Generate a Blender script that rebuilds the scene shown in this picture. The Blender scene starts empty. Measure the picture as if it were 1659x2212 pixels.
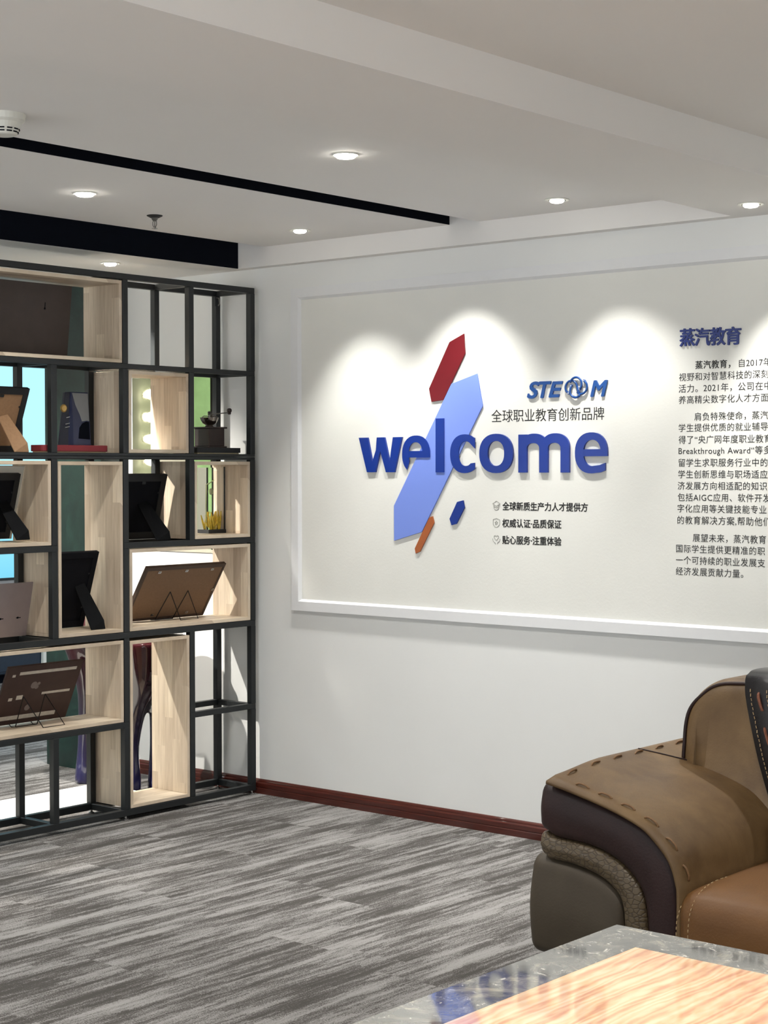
import bpy, bmesh, math, random
from mathutils import Vector, Matrix
random.seed(7)
SC = bpy.context.scene
COL = SC.collection

# ---------------------------------------------------------------- camera, world, exposure, lights
F_PX = 3712.75
cam_d = bpy.data.cameras.new('camera')
cam = bpy.data.objects.new('camera', cam_d)
COL.objects.link(cam)
cam_d.sensor_fit = 'VERTICAL'
cam_d.sensor_height = 24.0
cam_d.lens = F_PX / 2212.0 * 24.0
cam_d.clip_start = 0.05
cam.location = (5.37874, -5.50797, 1.45)
PITCH, YAW, ROLL = math.radians(1.41399), math.radians(40.202), math.radians(-0.0677)
cam.matrix_world = (Matrix.Translation(cam.location) @ Matrix.Rotation(YAW, 4, 'Z') @
                    Matrix.Rotation(math.pi / 2 - PITCH, 4, 'X') @ Matrix.Rotation(ROLL, 4, 'Z'))
SC.camera = cam

SC.view_settings.view_transform = 'Standard'
SC.view_settings.look = 'None'
SC.view_settings.gamma = 1.0
SC.view_settings.use_curve_mapping = False
SC.view_settings.exposure = 0.2

W = bpy.data.worlds.new('world')
SC.world = W
W.use_nodes = True
# added fill through the open sides: lower half made brighter to lift the ceiling
_bg = W.node_tree.nodes['Background']
_co = W.node_tree.nodes.new('ShaderNodeTexCoord')
_sp = W.node_tree.nodes.new('ShaderNodeSeparateXYZ')
_rp = W.node_tree.nodes.new('ShaderNodeValToRGB')
_mr = W.node_tree.nodes.new('ShaderNodeMapRange')
_mr.inputs['From Min'].default_value, _mr.inputs['From Max'].default_value = -0.35, 0.35
W.node_tree.links.new(_co.outputs['Generated'], _sp.inputs[0])
W.node_tree.links.new(_sp.outputs[2], _mr.inputs['Value'])
W.node_tree.links.new(_mr.outputs['Result'], _rp.inputs[0])
_rp.color_ramp.elements[0].position, _rp.color_ramp.elements[0].color = 0.40, (0.96, 0.985, 1.0, 1)
_rp.color_ramp.elements[1].position, _rp.color_ramp.elements[1].color = 0.60, (0.25, 0.275, 0.30, 1)
W.node_tree.links.new(_rp.outputs[0], _bg.inputs[0])
_bg.inputs[1].default_value = 2.4

WALL_WASH_W = 60.0     # the spots that graze the sign wall
ROOM_SPOT_W = 78.0     # general downlights of this room
TABLE_SPOT_W = 130.0
SHELF_SPOT_W = 300.0    # downlights over the back of the shelves
BACK_SPOT_W = 190.0     # downlights of the room behind
WARM = (1.0, 0.95, 0.87)
NEUT = (1.0, 0.978, 0.935)
COOL = (0.86, 0.95, 1.0)


# ---------------------------------------------------------------- helpers
def lin(c):
    return tuple((v / 255 / 12.92) if v / 255 <= 0.04045 else ((v / 255 + 0.055) / 1.055) ** 2.4 for v in c) + (1.0,)


def tag(o, label=None, cat=None, group=None, kind=None):
    if label: o['label'] = label
    if cat: o['category'] = cat
    if group: o['group'] = group
    if kind: o['kind'] = kind
    return o


def thing(name, label, cat, loc, group=None):
    o = bpy.data.objects.new(name, None)
    COL.objects.link(o)
    o.location = loc
    o.empty_display_size = 0.05
    return tag(o, label, cat, group)


def adopt(o, parent):
    """parent o (built in world coordinates) to a thing or part without moving it"""
    o.parent = parent
    m = Matrix.Identity(4)
    chain = []
    p = parent
    while p:
        chain.append(p)
        p = p.parent
    for p in reversed(chain):
        m = m @ p.matrix_parent_inverse @ p.matrix_basis
    o.matrix_parent_inverse = m.inverted()
    return o


class MB:
    def __init__(s):
        s.v, s.f = [], []

    def add(s, vs, fs):
        n = len(s.v)
        s.v += [tuple(p) for p in vs]
        s.f += [tuple(i + n for i in f) for f in fs]
        return s

    def box(s, x0, x1, y0, y1, z0, z1):
        return s.add([(x0, y0, z0), (x1, y0, z0), (x1, y1, z0), (x0, y1, z0), (x0, y0, z1), (x1, y0, z1), (x1, y1, z1), (x0, y1, z1)],
                     [(0, 3, 2, 1), (4, 5, 6, 7), (0, 1, 5, 4), (1, 2, 6, 5), (2, 3, 7, 6), (3, 0, 4, 7)])

    def hexa(s, b, t):
        """solid between two matching polygons of 3-D points"""
        n = len(b)
        return s.add(list(b) + list(t), [tuple(range(n))[::-1], tuple(range(n, 2 * n))] + [(i, (i + 1) % n, n + (i + 1) % n, n + i) for i in range(n)])

    def tube(s, pts, r, n=8, closed=False):
        pts = [Vector(p) for p in pts]
        N = len(pts)
        rs = r if isinstance(r, (list, tuple)) else [r] * N
        vs, fs = [], []
        ref = None
        for i, p in enumerate(pts):
            if closed:
                t = (pts[(i + 1) % N] - pts[i - 1]).normalized()
            else:
                t = (pts[min(i + 1, N - 1)] - pts[max(i - 1, 0)]).normalized()
            if ref is None:
                ref = t.orthogonal().normalized()
            ref = (ref - t * ref.dot(t))
            ref = ref.normalized() if ref.length > 1e-6 else t.orthogonal().normalized()
            b = t.cross(ref)
            for k in range(n):
                a = 2 * math.pi * k / n
                vs.append(p + (ref * math.cos(a) + b * math.sin(a)) * rs[i])
        for i in range(N if closed else N - 1):
            j = (i + 1) % N
            for k in range(n):
                fs.append((i * n + k, i * n + (k + 1) % n, j * n + (k + 1) % n, j * n + k))
        if not closed:
            fs.append(tuple(range(n))[::-1])
            fs.append(tuple((N - 1) * n + k for k in range(n)))
        return s.add(vs, fs)

    def lathe(s, prof, c, n=24, axis='z'):
        """prof: (radius, height) from bottom to top; c = centre"""
        vs, fs = [], []
        for r, h in prof:
            for k in range(n):
                a = 2 * math.pi * k / n
                d = (r * math.cos(a), r * math.sin(a), h)
                if axis == 'x': d = (h, r * math.cos(a), r * math.sin(a))
                if axis == 'y': d = (r * math.cos(a), h, -r * math.sin(a))
                vs.append((c[0] + d[0], c[1] + d[1], c[2] + d[2]))
        m = len(prof)
        for i in range(m - 1):
            for k in range(n):
                fs.append((i * n + k, i * n + (k + 1) % n, (i + 1) * n + (k + 1) % n, (i + 1) * n + k))
        fs.append(tuple(range(n))[::-1])
        fs.append(tuple((m - 1) * n + k for k in range(n)))
        return s.add(vs, fs)

    def ball(s, c, r, n=12, m=8, sc=(1, 1, 1)):
        prof = [(max(r * math.sin(math.pi * i / m), 1e-4), -r * math.cos(math.pi * i / m)) for i in range(m + 1)]
        k = len(s.v)
        s.lathe(prof, (0, 0, 0), n)
        for i in range(k, len(s.v)):
            x, y, z = s.v[i]
            s.v[i] = (c[0] + x * sc[0], c[1] + y * sc[1], c[2] + z * sc[2])
        return s

    def xz(s, poly, y0, y1):
        """polygon of (x, z), from y0 (front, towards the room) to y1"""
        return s.hexa([(x, y0, z) for x, z in poly], [(x, y1, z) for x, z in poly])

    def puffy(s, poly, y0, y1, r, steps=5, shear=None, cap=0.0):
        """padded roll: (x,z) profile swept in y with rounded ends"""
        n = len(poly)
        area = sum(poly[i][0] * poly[(i + 1) % n][1] - poly[(i + 1) % n][0] * poly[i][1] for i in range(n))
        sg = 1 if area > 0 else -1
        nor = []
        for i in range(n):
            a, b, c = poly[i - 1], poly[i], poly[(i + 1) % n]
            e1 = Vector((b[0] - a[0], b[1] - a[1])).normalized()
            e2 = Vector((c[0] - b[0], c[1] - b[1])).normalized()
            t = (e1 + e2)
            t = t.normalized() if t.length > 1e-5 else e1
            nor.append(Vector((-t[1], t[0])) * sg)
        rings = []
        for k in range(steps + 1):
            t = math.pi / 2 * k / steps
            rings.append((r - r * math.sin(t), y0 + r - r * math.cos(t)))
        if cap: rings.insert(0, (r + cap, y0 - 0.008))
        rings += [(i_, y1 - (y - y0)) for i_, y in reversed(rings)]
        vs, fs = [], []
        for ins, y in rings:
            for i in range(n):
                x, z = poly[i][0] + nor[i][0] * ins, poly[i][1] + nor[i][1] * ins
                vs.append((x, y + (shear(z) if shear else 0), z))
        for q in range(len(rings) - 1):
            for i in range(n):
                fs.append((q * n + i, q * n + (i + 1) % n, (q + 1) * n + (i + 1) % n, (q + 1) * n + i))
        fs.append(tuple(range(n))[::-1])
        fs.append(tuple((len(rings) - 1) * n + i for i in range(n)))
        return s.add(vs, fs)

    def rbox(s, x0, x1, y0, y1, z0, z1, r, n=14, crown=0.0, front=0.0):
        h = Vector(((x1 - x0) / 2, (y1 - y0) / 2, (z1 - z0) / 2))
        c = Vector(((x0 + x1) / 2, (y0 + y1) / 2, (z0 + z1) / 2))
        core = [max(v - r, 1e-4) for v in h]
        grid = [math.sin((-1 + 2 * i / n) * math.pi / 2) for i in range(n + 1)]
        for ax in range(3):
            for sgn in (-1, 1):
                vs, fs = [], []
                for a in grid:
                    for b in grid:
                        p = [0, 0, 0]
                        p[ax] = sgn
                        p[(ax + 1) % 3], p[(ax + 2) % 3] = a, b
                        q = Vector([p[i] * h[i] for i in range(3)])
                        k = Vector([max(-core[i], min(core[i], q[i])) for i in range(3)])
                        d = q - k
                        q = k + d.normalized() * r
                        u = [q[i] / h[i] for i in range(3)]
                        if q[2] > 0: q[2] += crown * (1 - u[0] ** 2) * (1 - u[1] ** 2)
                        if q[1] < 0: q[1] -= front * (1 - u[0] ** 2) * (1 - u[2] ** 2)
                        vs.append(c + q)
                m = n + 1
                for i in range(n):
                    for j in range(n):
                        f = (i * m + j, (i + 1) * m + j, (i + 1) * m + j + 1, i * m + j + 1)
                        fs.append(f if sgn > 0 else f[::-1])
                s.add(vs, fs)
        return s

    def build(s, name, mat, parent=None, bevel=0, seg=2, smooth=False, weld=False):
        me = bpy.data.meshes.new(name)
        me.from_pydata(s.v, [], s.f)
        bm = bmesh.new()
        bm.from_mesh(me)
        if weld: bmesh.ops.remove_doubles(bm, verts=bm.verts, dist=1e-5)
        bmesh.ops.recalc_face_normals(bm, faces=bm.faces)
        bm.to_mesh(me)
        bm.free()
        if mat: me.materials.append(mat)
        if smooth: me.polygons.foreach_set('use_smooth', [True] * len(me.polygons))
        o = bpy.data.objects.new(name, me)
        COL.objects.link(o)
        if bevel:
            m = o.modifiers.new('bevel', 'BEVEL')
            m.width, m.segments, m.limit_method, m.angle_limit = bevel, seg, 'ANGLE', math.radians(35)
        if parent: adopt(o, parent)
        return o


def spline(pts, n=8):
    """Catmull-Rom through pts"""
    out = []
    N = len(pts)
    P = [Vector(p) for p in pts]
    for i in range(N - 1):
        a, b, c, d = P[max(i - 1, 0)], P[i], P[i + 1], P[min(i + 2, N - 1)]
        for k in range(n):
            t = k / n
            out.append(0.5 * ((2 * b) + (c - a) * t + (2 * a - 5 * b + 4 * c - d) * t * t + (3 * b - a - 3 * c + d) * t ** 3))
    out.append(P[-1])
    return [tuple(p) for p in out]


# ---------------------------------------------------------------- materials
class NT:
    def __init__(s, name):
        s.m = bpy.data.materials.new(name)
        s.m.use_nodes = True
        s.t = s.m.node_tree
        s.b = s.t.nodes['Principled BSDF']

    def n(s, typ, **kw):
        nd = s.t.nodes.new(typ)
        for k, v in kw.items():
            if k in nd.inputs.keys() and not hasattr(nd, k):
                nd.inputs[k].default_value = v
            else:
                setattr(nd, k, v)
        return nd

    def l(s, a, b):
        s.t.links.new(a, b)

    def math(s, op, a, b=None):
        nd = s.t.nodes.new('ShaderNodeMath')
        nd.operation = op
        for i, v in enumerate((a, b)):
            if v is None: continue
            if isinstance(v, (int, float)): nd.inputs[i].default_value = v
            else: s.l(v, nd.inputs[i])
        return nd.outputs[0]

    def pos(s, obj=False):
        if obj:
            return s.n('ShaderNodeTexCoord').outputs['Object']
        return s.n('ShaderNodeNewGeometry').outputs['Position']

    def ramp(s, fac, stops, interp='LINEAR'):
        r = s.n('ShaderNodeValToRGB')
        r.color_ramp.interpolation = interp
        e = r.color_ramp.elements
        while len(e) < len(stops): e.new(0.5)
        for el, (p, c) in zip(e, stops):
            el.position = p
            el.color = c
        s.l(fac, r.inputs[0])
        return r.outputs[0]

    def noise(s, vec, scale, detail=4, rough=0.6, dist=0.0):
        nd = s.n('ShaderNodeTexNoise')
        nd.inputs['Scale'].default_value = scale
        nd.inputs['Detail'].default_value = detail
        nd.inputs['Roughness'].default_value = rough
        nd.inputs['Distortion'].default_value = dist
        if vec is not None: s.l(vec, nd.inputs['Vector'])
        return nd.outputs['Fac']

    def mapping(s, vec, scale=(1, 1, 1), loc=(0, 0, 0)):
        nd = s.n('ShaderNodeMapping')
        nd.inputs['Scale'].default_value = scale
        nd.inputs['Location'].default_value = loc
        s.l(vec, nd.inputs['Vector'])
        return nd.outputs[0]

    def bump(s, h, strength, dist=0.01):
        nd = s.n('ShaderNodeBump')
        nd.inputs['Strength'].default_value = strength
        nd.inputs['Distance'].default_value = dist
        s.l(h, nd.inputs['Height'])
        s.l(nd.outputs[0], s.b.inputs['Normal'])

    def mix(s, fac, a, b, mode='MIX'):
        nd = s.n('ShaderNodeMix')
        nd.data_type = 'RGBA'
        nd.blend_type = mode
        for sock, v in ((nd.inputs['Factor'], fac), (nd.inputs[6], a), (nd.inputs[7], b)):
            if isinstance(v, (int, float, tuple)): sock.default_value = v
            else: s.l(v, sock)
        return nd.outputs[2]

    def set(s, color=None, rough=0.5, metal=0.0, coat=0.0, spec=None):
        if color is not None:
            if isinstance(color, tuple): s.b.inputs['Base Color'].default_value = color
            else: s.l(color, s.b.inputs['Base Color'])
        if isinstance(rough, (int, float)): s.b.inputs['Roughness'].default_value = rough
        else: s.l(rough, s.b.inputs['Roughness'])
        s.b.inputs['Metallic'].default_value = metal
        s.b.inputs['Coat Weight'].default_value = coat
        s.b.inputs['Coat Roughness'].default_value = 0.05
        if spec is not None: s.b.inputs['Specular IOR Level'].default_value = spec
        return s.m


def plain(name, rgb, rough=0.5, metal=0.0, coat=0.0, var=0.08, scale=30, bump=0.0, bscale=200, bdist=0.002, spec=None):
    """procedural paint/plastic/leather: base colour with fine mottling and optional grain"""
    t = NT(name)
    p = t.pos(True)
    c = lin(rgb)
    f = t.noise(p, scale, 3)
    lo = tuple(v * (1 - var) for v in c[:3]) + (1,)
    hi = tuple(min(1, v * (1 + var)) for v in c[:3]) + (1,)
    t.set(t.ramp(f, [(0.3, lo), (0.7, hi)]), rough, metal, coat, spec)
    if bump: t.bump(t.noise(p, bscale, 3), bump, bdist)
    return t.m


def glow(name, rgb, strength):
    t = NT(name)
    t.b.inputs['Base Color'].default_value = lin(rgb)
    t.b.inputs['Emission Color'].default_value = lin(rgb)
    t.b.inputs['Emission Strength'].default_value = strength
    return t.m


M = {}
M['wall'] = plain('wall_paint', (228, 229, 227), 0.75, var=0.012, scale=3, bump=0.10, bscale=90, bdist=0.002)
M['board'] = plain('textured_board', (226, 226, 220), 0.8, var=0.012, scale=6, bump=0.14, bscale=95, bdist=0.003)
M['moulding'] = plain('moulding_paint', (226, 227, 228), 0.45, var=0.01)
M['ceiling'] = plain('ceiling_paint', (233, 231, 228), 0.85, var=0.012, scale=1.2, bump=0.05, bscale=60, bdist=0.002)
M['slot'] = plain('black_recess', (8, 11, 20), 0.9, var=0.1, spec=0.1)
M['black_steel'] = plain('black_powder_coated_steel', (21, 25, 27), 0.5, var=0.06, scale=60, bump=0.05, bscale=600, bdist=0.0006)
M['black'] = plain('matt_black_board', (22, 24, 27), 0.6, var=0.1)
M['velvet'] = plain('black_flocked_card', (13, 14, 20), 0.85, var=0.15, spec=0.2)
M['leg_black'] = plain('black_card', (15, 16, 18), 0.85, var=0.1, spec=0.15)
M['wire'] = plain('black_wire', (26, 22, 22), 0.35, metal=0.6, var=0.05)
M['chrome'] = plain('chrome', (205, 205, 205), 0.15, metal=1.0, var=0.03)
M['steel'] = plain('dull_steel', (120, 118, 114), 0.35, metal=0.9, var=0.05)
M['white_plastic'] = plain('white_plastic', (222, 222, 214), 0.4, var=0.02)
M['white_paint'] = plain('white_plinth_paint', (240, 238, 230), 0.5, var=0.01)
M['tan_card'] = plain('tan_card', (150, 116, 84), 0.8, var=0.08, scale=90)
M['tan_card2'] = plain('tan_hardboard', (124, 96, 72), 0.75, var=0.07, scale=120)
M['brown_frame'] = plain('dark_brown_frame', (70, 52, 42), 0.5, var=0.08)
M['dark_board'] = plain('dark_walnut_board', (72, 62, 58), 0.6, var=0.08, scale=14)
M['dark_plaque'] = plain('dark_brown_plaque', (58, 38, 34), 0.55, var=0.1)
M['tape'] = plain('old_tape', (196, 188, 176), 0.7, var=0.1, scale=60)
M['glue'] = plain('dried_glue', (120, 108, 104), 0.5, var=0.1, scale=60)
M['grey_plate'] = plain('grey_metal_plate', (168, 156, 156), 0.45, metal=0.25, var=0.03)
M['navy'] = plain('navy_enamel', (14, 24, 62), 0.3, var=0.08)
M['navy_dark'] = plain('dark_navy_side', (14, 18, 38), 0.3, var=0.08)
M['light_grey'] = plain('pale_grey_inlay', (128, 128, 128), 0.5, var=0.03)
M['brass'] = plain('brass', (170, 140, 80), 0.3, metal=0.9, var=0.06)
M['red_box'] = plain('dark_red_cloth_cover', (132, 38, 44), 0.6, var=0.06)
M['cream'] = plain('cream_paper', (206, 190, 150), 0.8, var=0.05)
M['dark_wood'] = plain('dark_stained_wood', (44, 28, 24), 0.4, var=0.2, scale=40)
M['bowl_metal'] = plain('polished_grinder_bowl', (150, 142, 134), 0.18, metal=1.0, var=0.05)
M['coral'] = plain('yellow_coral', (226, 196, 66), 0.5, var=0.25, scale=60)
M['stem'] = plain('pale_green_stem', (196, 206, 160), 0.5, var=0.05)
M['letter_blue'] = plain('deep_blue_acrylic', (6, 48, 138), 0.3, coat=0.1, var=0.02)
M['logo_blue'] = plain('logo_blue', (16, 72, 142), 0.35, coat=0.1, var=0.04)
M['title_blue'] = plain('title_dark_blue', (26, 48, 122), 0.3, var=0.04)
M['plate_light'] = plain('light_blue_acrylic', (120, 145, 226), 0.35, coat=0.1, var=0.015, scale=3)
M['plate_red'] = plain('dark_red_acrylic', (104, 18, 27), 0.3, coat=0.1, var=0.03)
M['plate_orange'] = plain('burnt_orange_acrylic', (168, 92, 48), 0.3, coat=0.1, var=0.03)
M['ink'] = plain('black_print', (26, 26, 26), 0.6, var=0.02)
M['ink_grey'] = plain('grey_print', (120, 120, 112), 0.6, var=0.02)
M['console'] = plain('dark_teal_console', (24, 40, 56), 0.4, var=0.1)
M['orange_wood'] = plain('orange_cabinet', (232, 152, 92), 0.5, var=0.08)
M['green_print'] = plain('green_print', (176, 226, 164), 0.5, var=0.15, scale=5)
M['olive_board'] = plain('olive_grey_board', (84, 90, 78), 0.6, var=0.04)
M['lamp'] = glow('downlight_lens', (255, 250, 238), 46.0)
M['lamp_small'] = glow('small_downlight_lens', (255, 250, 238), 15.0)
M['bulb'] = glow('bulb_glow', (255, 250, 235), 26.0)
M['tube_lamp'] = glow('linear_lamp', (255, 252, 240), 12.0)


def baseboard_mat():
    t = NT('red_brown_baseboard')
    p = t.pos(True)
    f = t.noise(t.mapping(p, (3, 60, 60)), 3.0, 5)
    t.set(t.ramp(f, [(0.3, lin((58, 21, 15))), (0.7, lin((84, 33, 23)))]), 0.3, coat=0.3)
    return t.m
M['baseboard'] = baseboard_mat()


def wood_mat():
    """pale oak boards glued up from narrow strips that run lengthwise"""
    t = NT('pale_oak_strips')
    p = t.pos(True)
    sp = t.n('ShaderNodeSeparateXYZ')
    t.l(p, sp.inputs[0])
    u = t.math('DIVIDE', sp.outputs[0], 0.047)
    iu = t.math('FLOOR', u)
    along = t.math('ADD', sp.outputs[2], sp.outputs[1])
    w1 = t.n('ShaderNodeTexWhiteNoise', noise_dimensions='1D')
    t.l(iu, w1.inputs['W'])
    iv = t.math('FLOOR', t.math('ADD', t.math('DIVIDE', along, 0.42), t.math('MULTIPLY', w1.outputs['Value'], 5.0)))
    cv = t.n('ShaderNodeCombineXYZ')
    t.l(iu, cv.inputs[0]); t.l(iv, cv.inputs[1])
    w2 = t.n('ShaderNodeTexWhiteNoise', noise_dimensions='2D')
    t.l(cv.outputs[0], w2.inputs['Vector'])
    off = t.n('ShaderNodeCombineXYZ')
    t.l(t.math('MULTIPLY', w2.outputs['Value'], 31.0), off.inputs[0])
    t.l(t.math('MULTIPLY', w2.outputs['Value'], 17.0), off.inputs[2])
    vadd = t.n('ShaderNodeVectorMath', operation='ADD')
    t.l(p, vadd.inputs[0]); t.l(off.outputs[0], vadd.inputs[1])
    grain = t.noise(t.mapping(vadd.outputs[0], (90, 5, 5)), 1.0, 5, 0.6, 0.4)
    base = t.ramp(w2.outputs['Value'], [(0.0, lin((192, 174, 152))), (0.5, lin((210, 194, 172))), (1.0, lin((226, 211, 188)))])
    col = t.mix(0.55, base, t.ramp(grain, [(0.35, (0.66, 0.61, 0.55, 1)), (0.6, (1, 1, 1, 1))]), 'MULTIPLY')
    t.set(col, 0.5)
    t.bump(grain, 0.05, 0.002)
    return t.m
M['wood'] = wood_mat()


def carpet_mat():
    t = NT('grey_streaked_carpet_planks')
    p = t.pos()
    sp = t.n('ShaderNodeSeparateXYZ')
    t.l(p, sp.inputs[0])
    u = t.math('DIVIDE', t.math('ADD', sp.outputs[0], 20.07), 0.25)
    iu = t.math('FLOOR', u)
    w1 = t.n('ShaderNodeTexWhiteNoise', noise_dimensions='1D')
    t.l(iu, w1.inputs['W'])
    iv = t.math('FLOOR', t.math('ADD', sp.outputs[1], t.math('MULTIPLY', w1.outputs['Value'], 3.0)))
    cv = t.n('ShaderNodeCombineXYZ')
    t.l(iu, cv.inputs[0]); t.l(iv, cv.inputs[1])
    w2 = t.n('ShaderNodeTexWhiteNoise', noise_dimensions='2D')
    t.l(cv.outputs[0], w2.inputs['Vector'])
    off = t.n('ShaderNodeVectorMath', operation='SCALE')
    t.l(w2.outputs['Color'], off.inputs[0]); off.inputs['Scale'].default_value = 9.0
    va = t.n('ShaderNodeVectorMath', operation='ADD')
    t.l(p, va.inputs[0]); t.l(off.outputs[0], va.inputs[1])
    wob = t.n('ShaderNodeTexNoise')
    wob.inputs['Scale'].default_value = 38.0
    wob.inputs['Detail'].default_value = 2.0
    t.l(p, wob.inputs['Vector'])
    ws = t.n('ShaderNodeVectorMath', operation='MULTIPLY')
    t.l(wob.outputs['Color'], ws.inputs[0]); ws.inputs[1].default_value = (0.014, 0.16, 0)
    vb = t.n('ShaderNodeVectorMath', operation='ADD')
    t.l(va.outputs[0], vb.inputs[0]); t.l(ws.outputs[0], vb.inputs[1])
    va = vb
    broad = t.noise(t.mapping(va.outputs[0], (13, 1.5, 1)), 1.0, 2, 0.5)
    streak = t.noise(t.mapping(va.outputs[0], (36, 2.6, 1)), 1.0, 3, 0.6)
    fine = t.noise(t.mapping(va.outputs[0], (120, 11.0, 1)), 1.0, 3, 0.7)
    pile = t.noise(p, 240.0, 2, 0.7)
    s = t.math('ADD', t.math('ADD', t.math('MULTIPLY', broad, 0.5), t.math('MULTIPLY', streak, 0.55)), t.math('MULTIPLY', fine, 0.32))
    s = t.math('ADD', s, t.math('MULTIPLY', t.math('SUBTRACT', pile, 0.5), 0.55))
    s = t.math('ADD', s, t.math('MULTIPLY', t.math('SUBTRACT', w2.outputs['Value'], 0.5), 0.025))
    col = t.ramp(s, [(0.56, lin((74, 72, 69))), (0.66, lin((88, 85, 83))), (0.72, lin((128, 126, 124))), (0.82, lin((146, 144, 142)))])
    t.set(col, 0.95, spec=0.05)
    t.bump(pile, 0.5, 0.004)
    return t.m
M['carpet'] = carpet_mat()


def green_marble():
    t = NT('dark_green_marble')
    p = t.pos(True)
    a = t.noise(t.mapping(p, (1, 1, 0.6)), 7.0, 6, 0.65, 1.2)
    v = t.n('ShaderNodeTexVoronoi', feature='DISTANCE_TO_EDGE')
    v.inputs['Scale'].default_value = 9.0
    wob = t.n('ShaderNodeVectorMath', operation='ADD')
    t.l(p, wob.inputs[0])
    n2 = t.n('ShaderNodeTexNoise'); n2.inputs['Scale'].default_value = 6.0
    t.l(p, n2.inputs['Vector'])
    sc = t.n('ShaderNodeVectorMath', operation='SCALE'); sc.inputs['Scale'].default_value = 0.22
    t.l(n2.outputs['Color'], sc.inputs[0]); t.l(sc.outputs[0], wob.inputs[1])
    t.l(wob.outputs[0], v.inputs['Vector'])
    base = t.ramp(a, [(0.3, lin((12, 28, 26))), (0.55, lin((20, 42, 37))), (0.75, lin((36, 62, 55)))])
    t.set(t.mix(t.ramp(v.outputs['Distance'], [(0.0, (0.6, 0.6, 0.6, 1)), (0.06, (0, 0, 0, 1))]), base, lin((14, 30, 30))), 0.35)
    return t.m
M['green_marble'] = green_marble()


def grey_marble():
    t = NT('grey_veined_marble')
    p = t.pos(True)
    a = t.noise(p, 7.0, 8, 0.70, 1.8)
    b = t.noise(p, 15.0, 8, 0.72, 2.4)
    base = t.ramp(a, [(0.30, lin((48, 48, 50))), (0.44, lin((92, 92, 92))), (0.56, lin((126, 124, 118))), (0.70, lin((186, 178, 160)))])
    vein = t.ramp(b, [(0.59, (0, 0, 0, 1)), (0.65, (1, 1, 1, 1))])
    t.set(t.mix(vein, base, lin((222, 218, 208))), 0.04, coat=0.5)
    return t.m
M['grey_marble'] = grey_marble()


def onyx():
    t = NT('peach_banded_onyx')
    p = t.pos(True)
    n0 = t.noise(p, 3.0, 4, 0.6, 0.4)
    w = t.n('ShaderNodeTexWave', wave_type='BANDS', bands_direction='X')
    w.inputs['Scale'].default_value = 7.0
    w.inputs['Distortion'].default_value = 10.0
    w.inputs['Detail'].default_value = 4.0
    w.inputs['Detail Scale'].default_value = 1.1
    t.l(t.mapping(p, (1.0, 0.30, 1)), w.inputs['Vector'])
    w2 = t.n('ShaderNodeTexWave', wave_type='BANDS', bands_direction='X')
    w2.inputs['Scale'].default_value = 17.0
    w2.inputs['Distortion'].default_value = 22.0
    w2.inputs['Detail'].default_value = 5.0
    w2.inputs['Detail Scale'].default_value = 0.7
    t.l(t.mapping(p, (1.0, 0.22, 1)), w2.inputs['Vector'])
    f = t.math('ADD', t.math('ADD', t.math('MULTIPLY', w.outputs['Fac'], 0.30), t.math('MULTIPLY', w2.outputs['Fac'], 0.25)), t.math('MULTIPLY', n0, 0.60))
    t.set(t.ramp(f, [(0.22, lin((214, 146, 106))), (0.42, lin((234, 180, 136))), (0.60, lin((244, 204, 158))), (0.85, lin((250, 228, 188)))]), 0.04, coat=0.5)
    return t.m
M['onyx'] = onyx()


def leather(name, rgb, dark, rough=0.5, scale=5, bump=0.25, bscale=160):
    t = NT(name)
    p = t.pos(True)
    a = t.noise(p, scale, 5, 0.6, 0.3)
    t.set(t.ramp(a, [(0.32, lin(dark)), (0.62, lin(rgb))]), rough, spec=0.35)
    t.bump(t.noise(p, bscale, 4, 0.6), bump, 0.003)
    return t.m
M['tan'] = leather('tan_leather', (117, 93, 62), (90, 68, 43), 0.5)
M['tan_seat'] = leather('caramel_leather', (118, 82, 45), (95, 63, 33), 0.45, 3)
M['brown_leather'] = leather('dark_brown_leather', (47, 28, 26), (36, 22, 21), 0.45, 6)
M['grey_leather'] = leather('grey_brown_leather', (74, 65, 52), (63, 54, 43), 0.55, 4, 0.15)
M['black_leather'] = leather('black_leather', (44, 42, 44), (32, 30, 32), 0.32, 8)
M['thread'] = plain('pale_thread', (176, 150, 112), 0.8, var=0.1)
M['rope'] = plain('leather_lace', (122, 90, 58), 0.6, var=0.2, scale=200)
M['lace_brown'] = plain('brown_lace', (124, 74, 52), 0.6, var=0.2, scale=120)


def croc():
    t = NT('crocodile_embossed_leather')
    p = t.pos(True)
    v = t.n('ShaderNodeTexVoronoi', feature='DISTANCE_TO_EDGE')
    v.inputs['Scale'].default_value = 78.0
    t.l(t.mapping(p, (0.7, 0.5, 1.0)), v.inputs['Vector'])
    e = t.ramp(v.outputs['Distance'], [(0.0, (0, 0, 0, 1)), (0.14, (1, 1, 1, 1))])
    t.set(t.mix(e, lin((64, 52, 38)), lin((90, 76, 55))), 0.42)
    t.bump(e, 0.35, 0.003)
    return t.m
M['croc'] = croc()


def statue_mat():
    t = NT('red_to_purple_lacquer')
    p = t.pos(True)
    sp = t.n('ShaderNodeSeparateXYZ')
    t.l(p, sp.inputs[0])
    n0 = t.math('ADD', sp.outputs[2], t.math('MULTIPLY', t.noise(p, 6, 3), 0.12))
    t.set(t.ramp(n0, [(0.10, lin((42, 40, 82))), (0.44, lin((44, 36, 46))), (0.64, lin((46, 15, 21))), (0.9, lin((66, 15, 22)))]), 0.12, coat=0.8)
    return t.m
M['statue'] = statue_mat()


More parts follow.
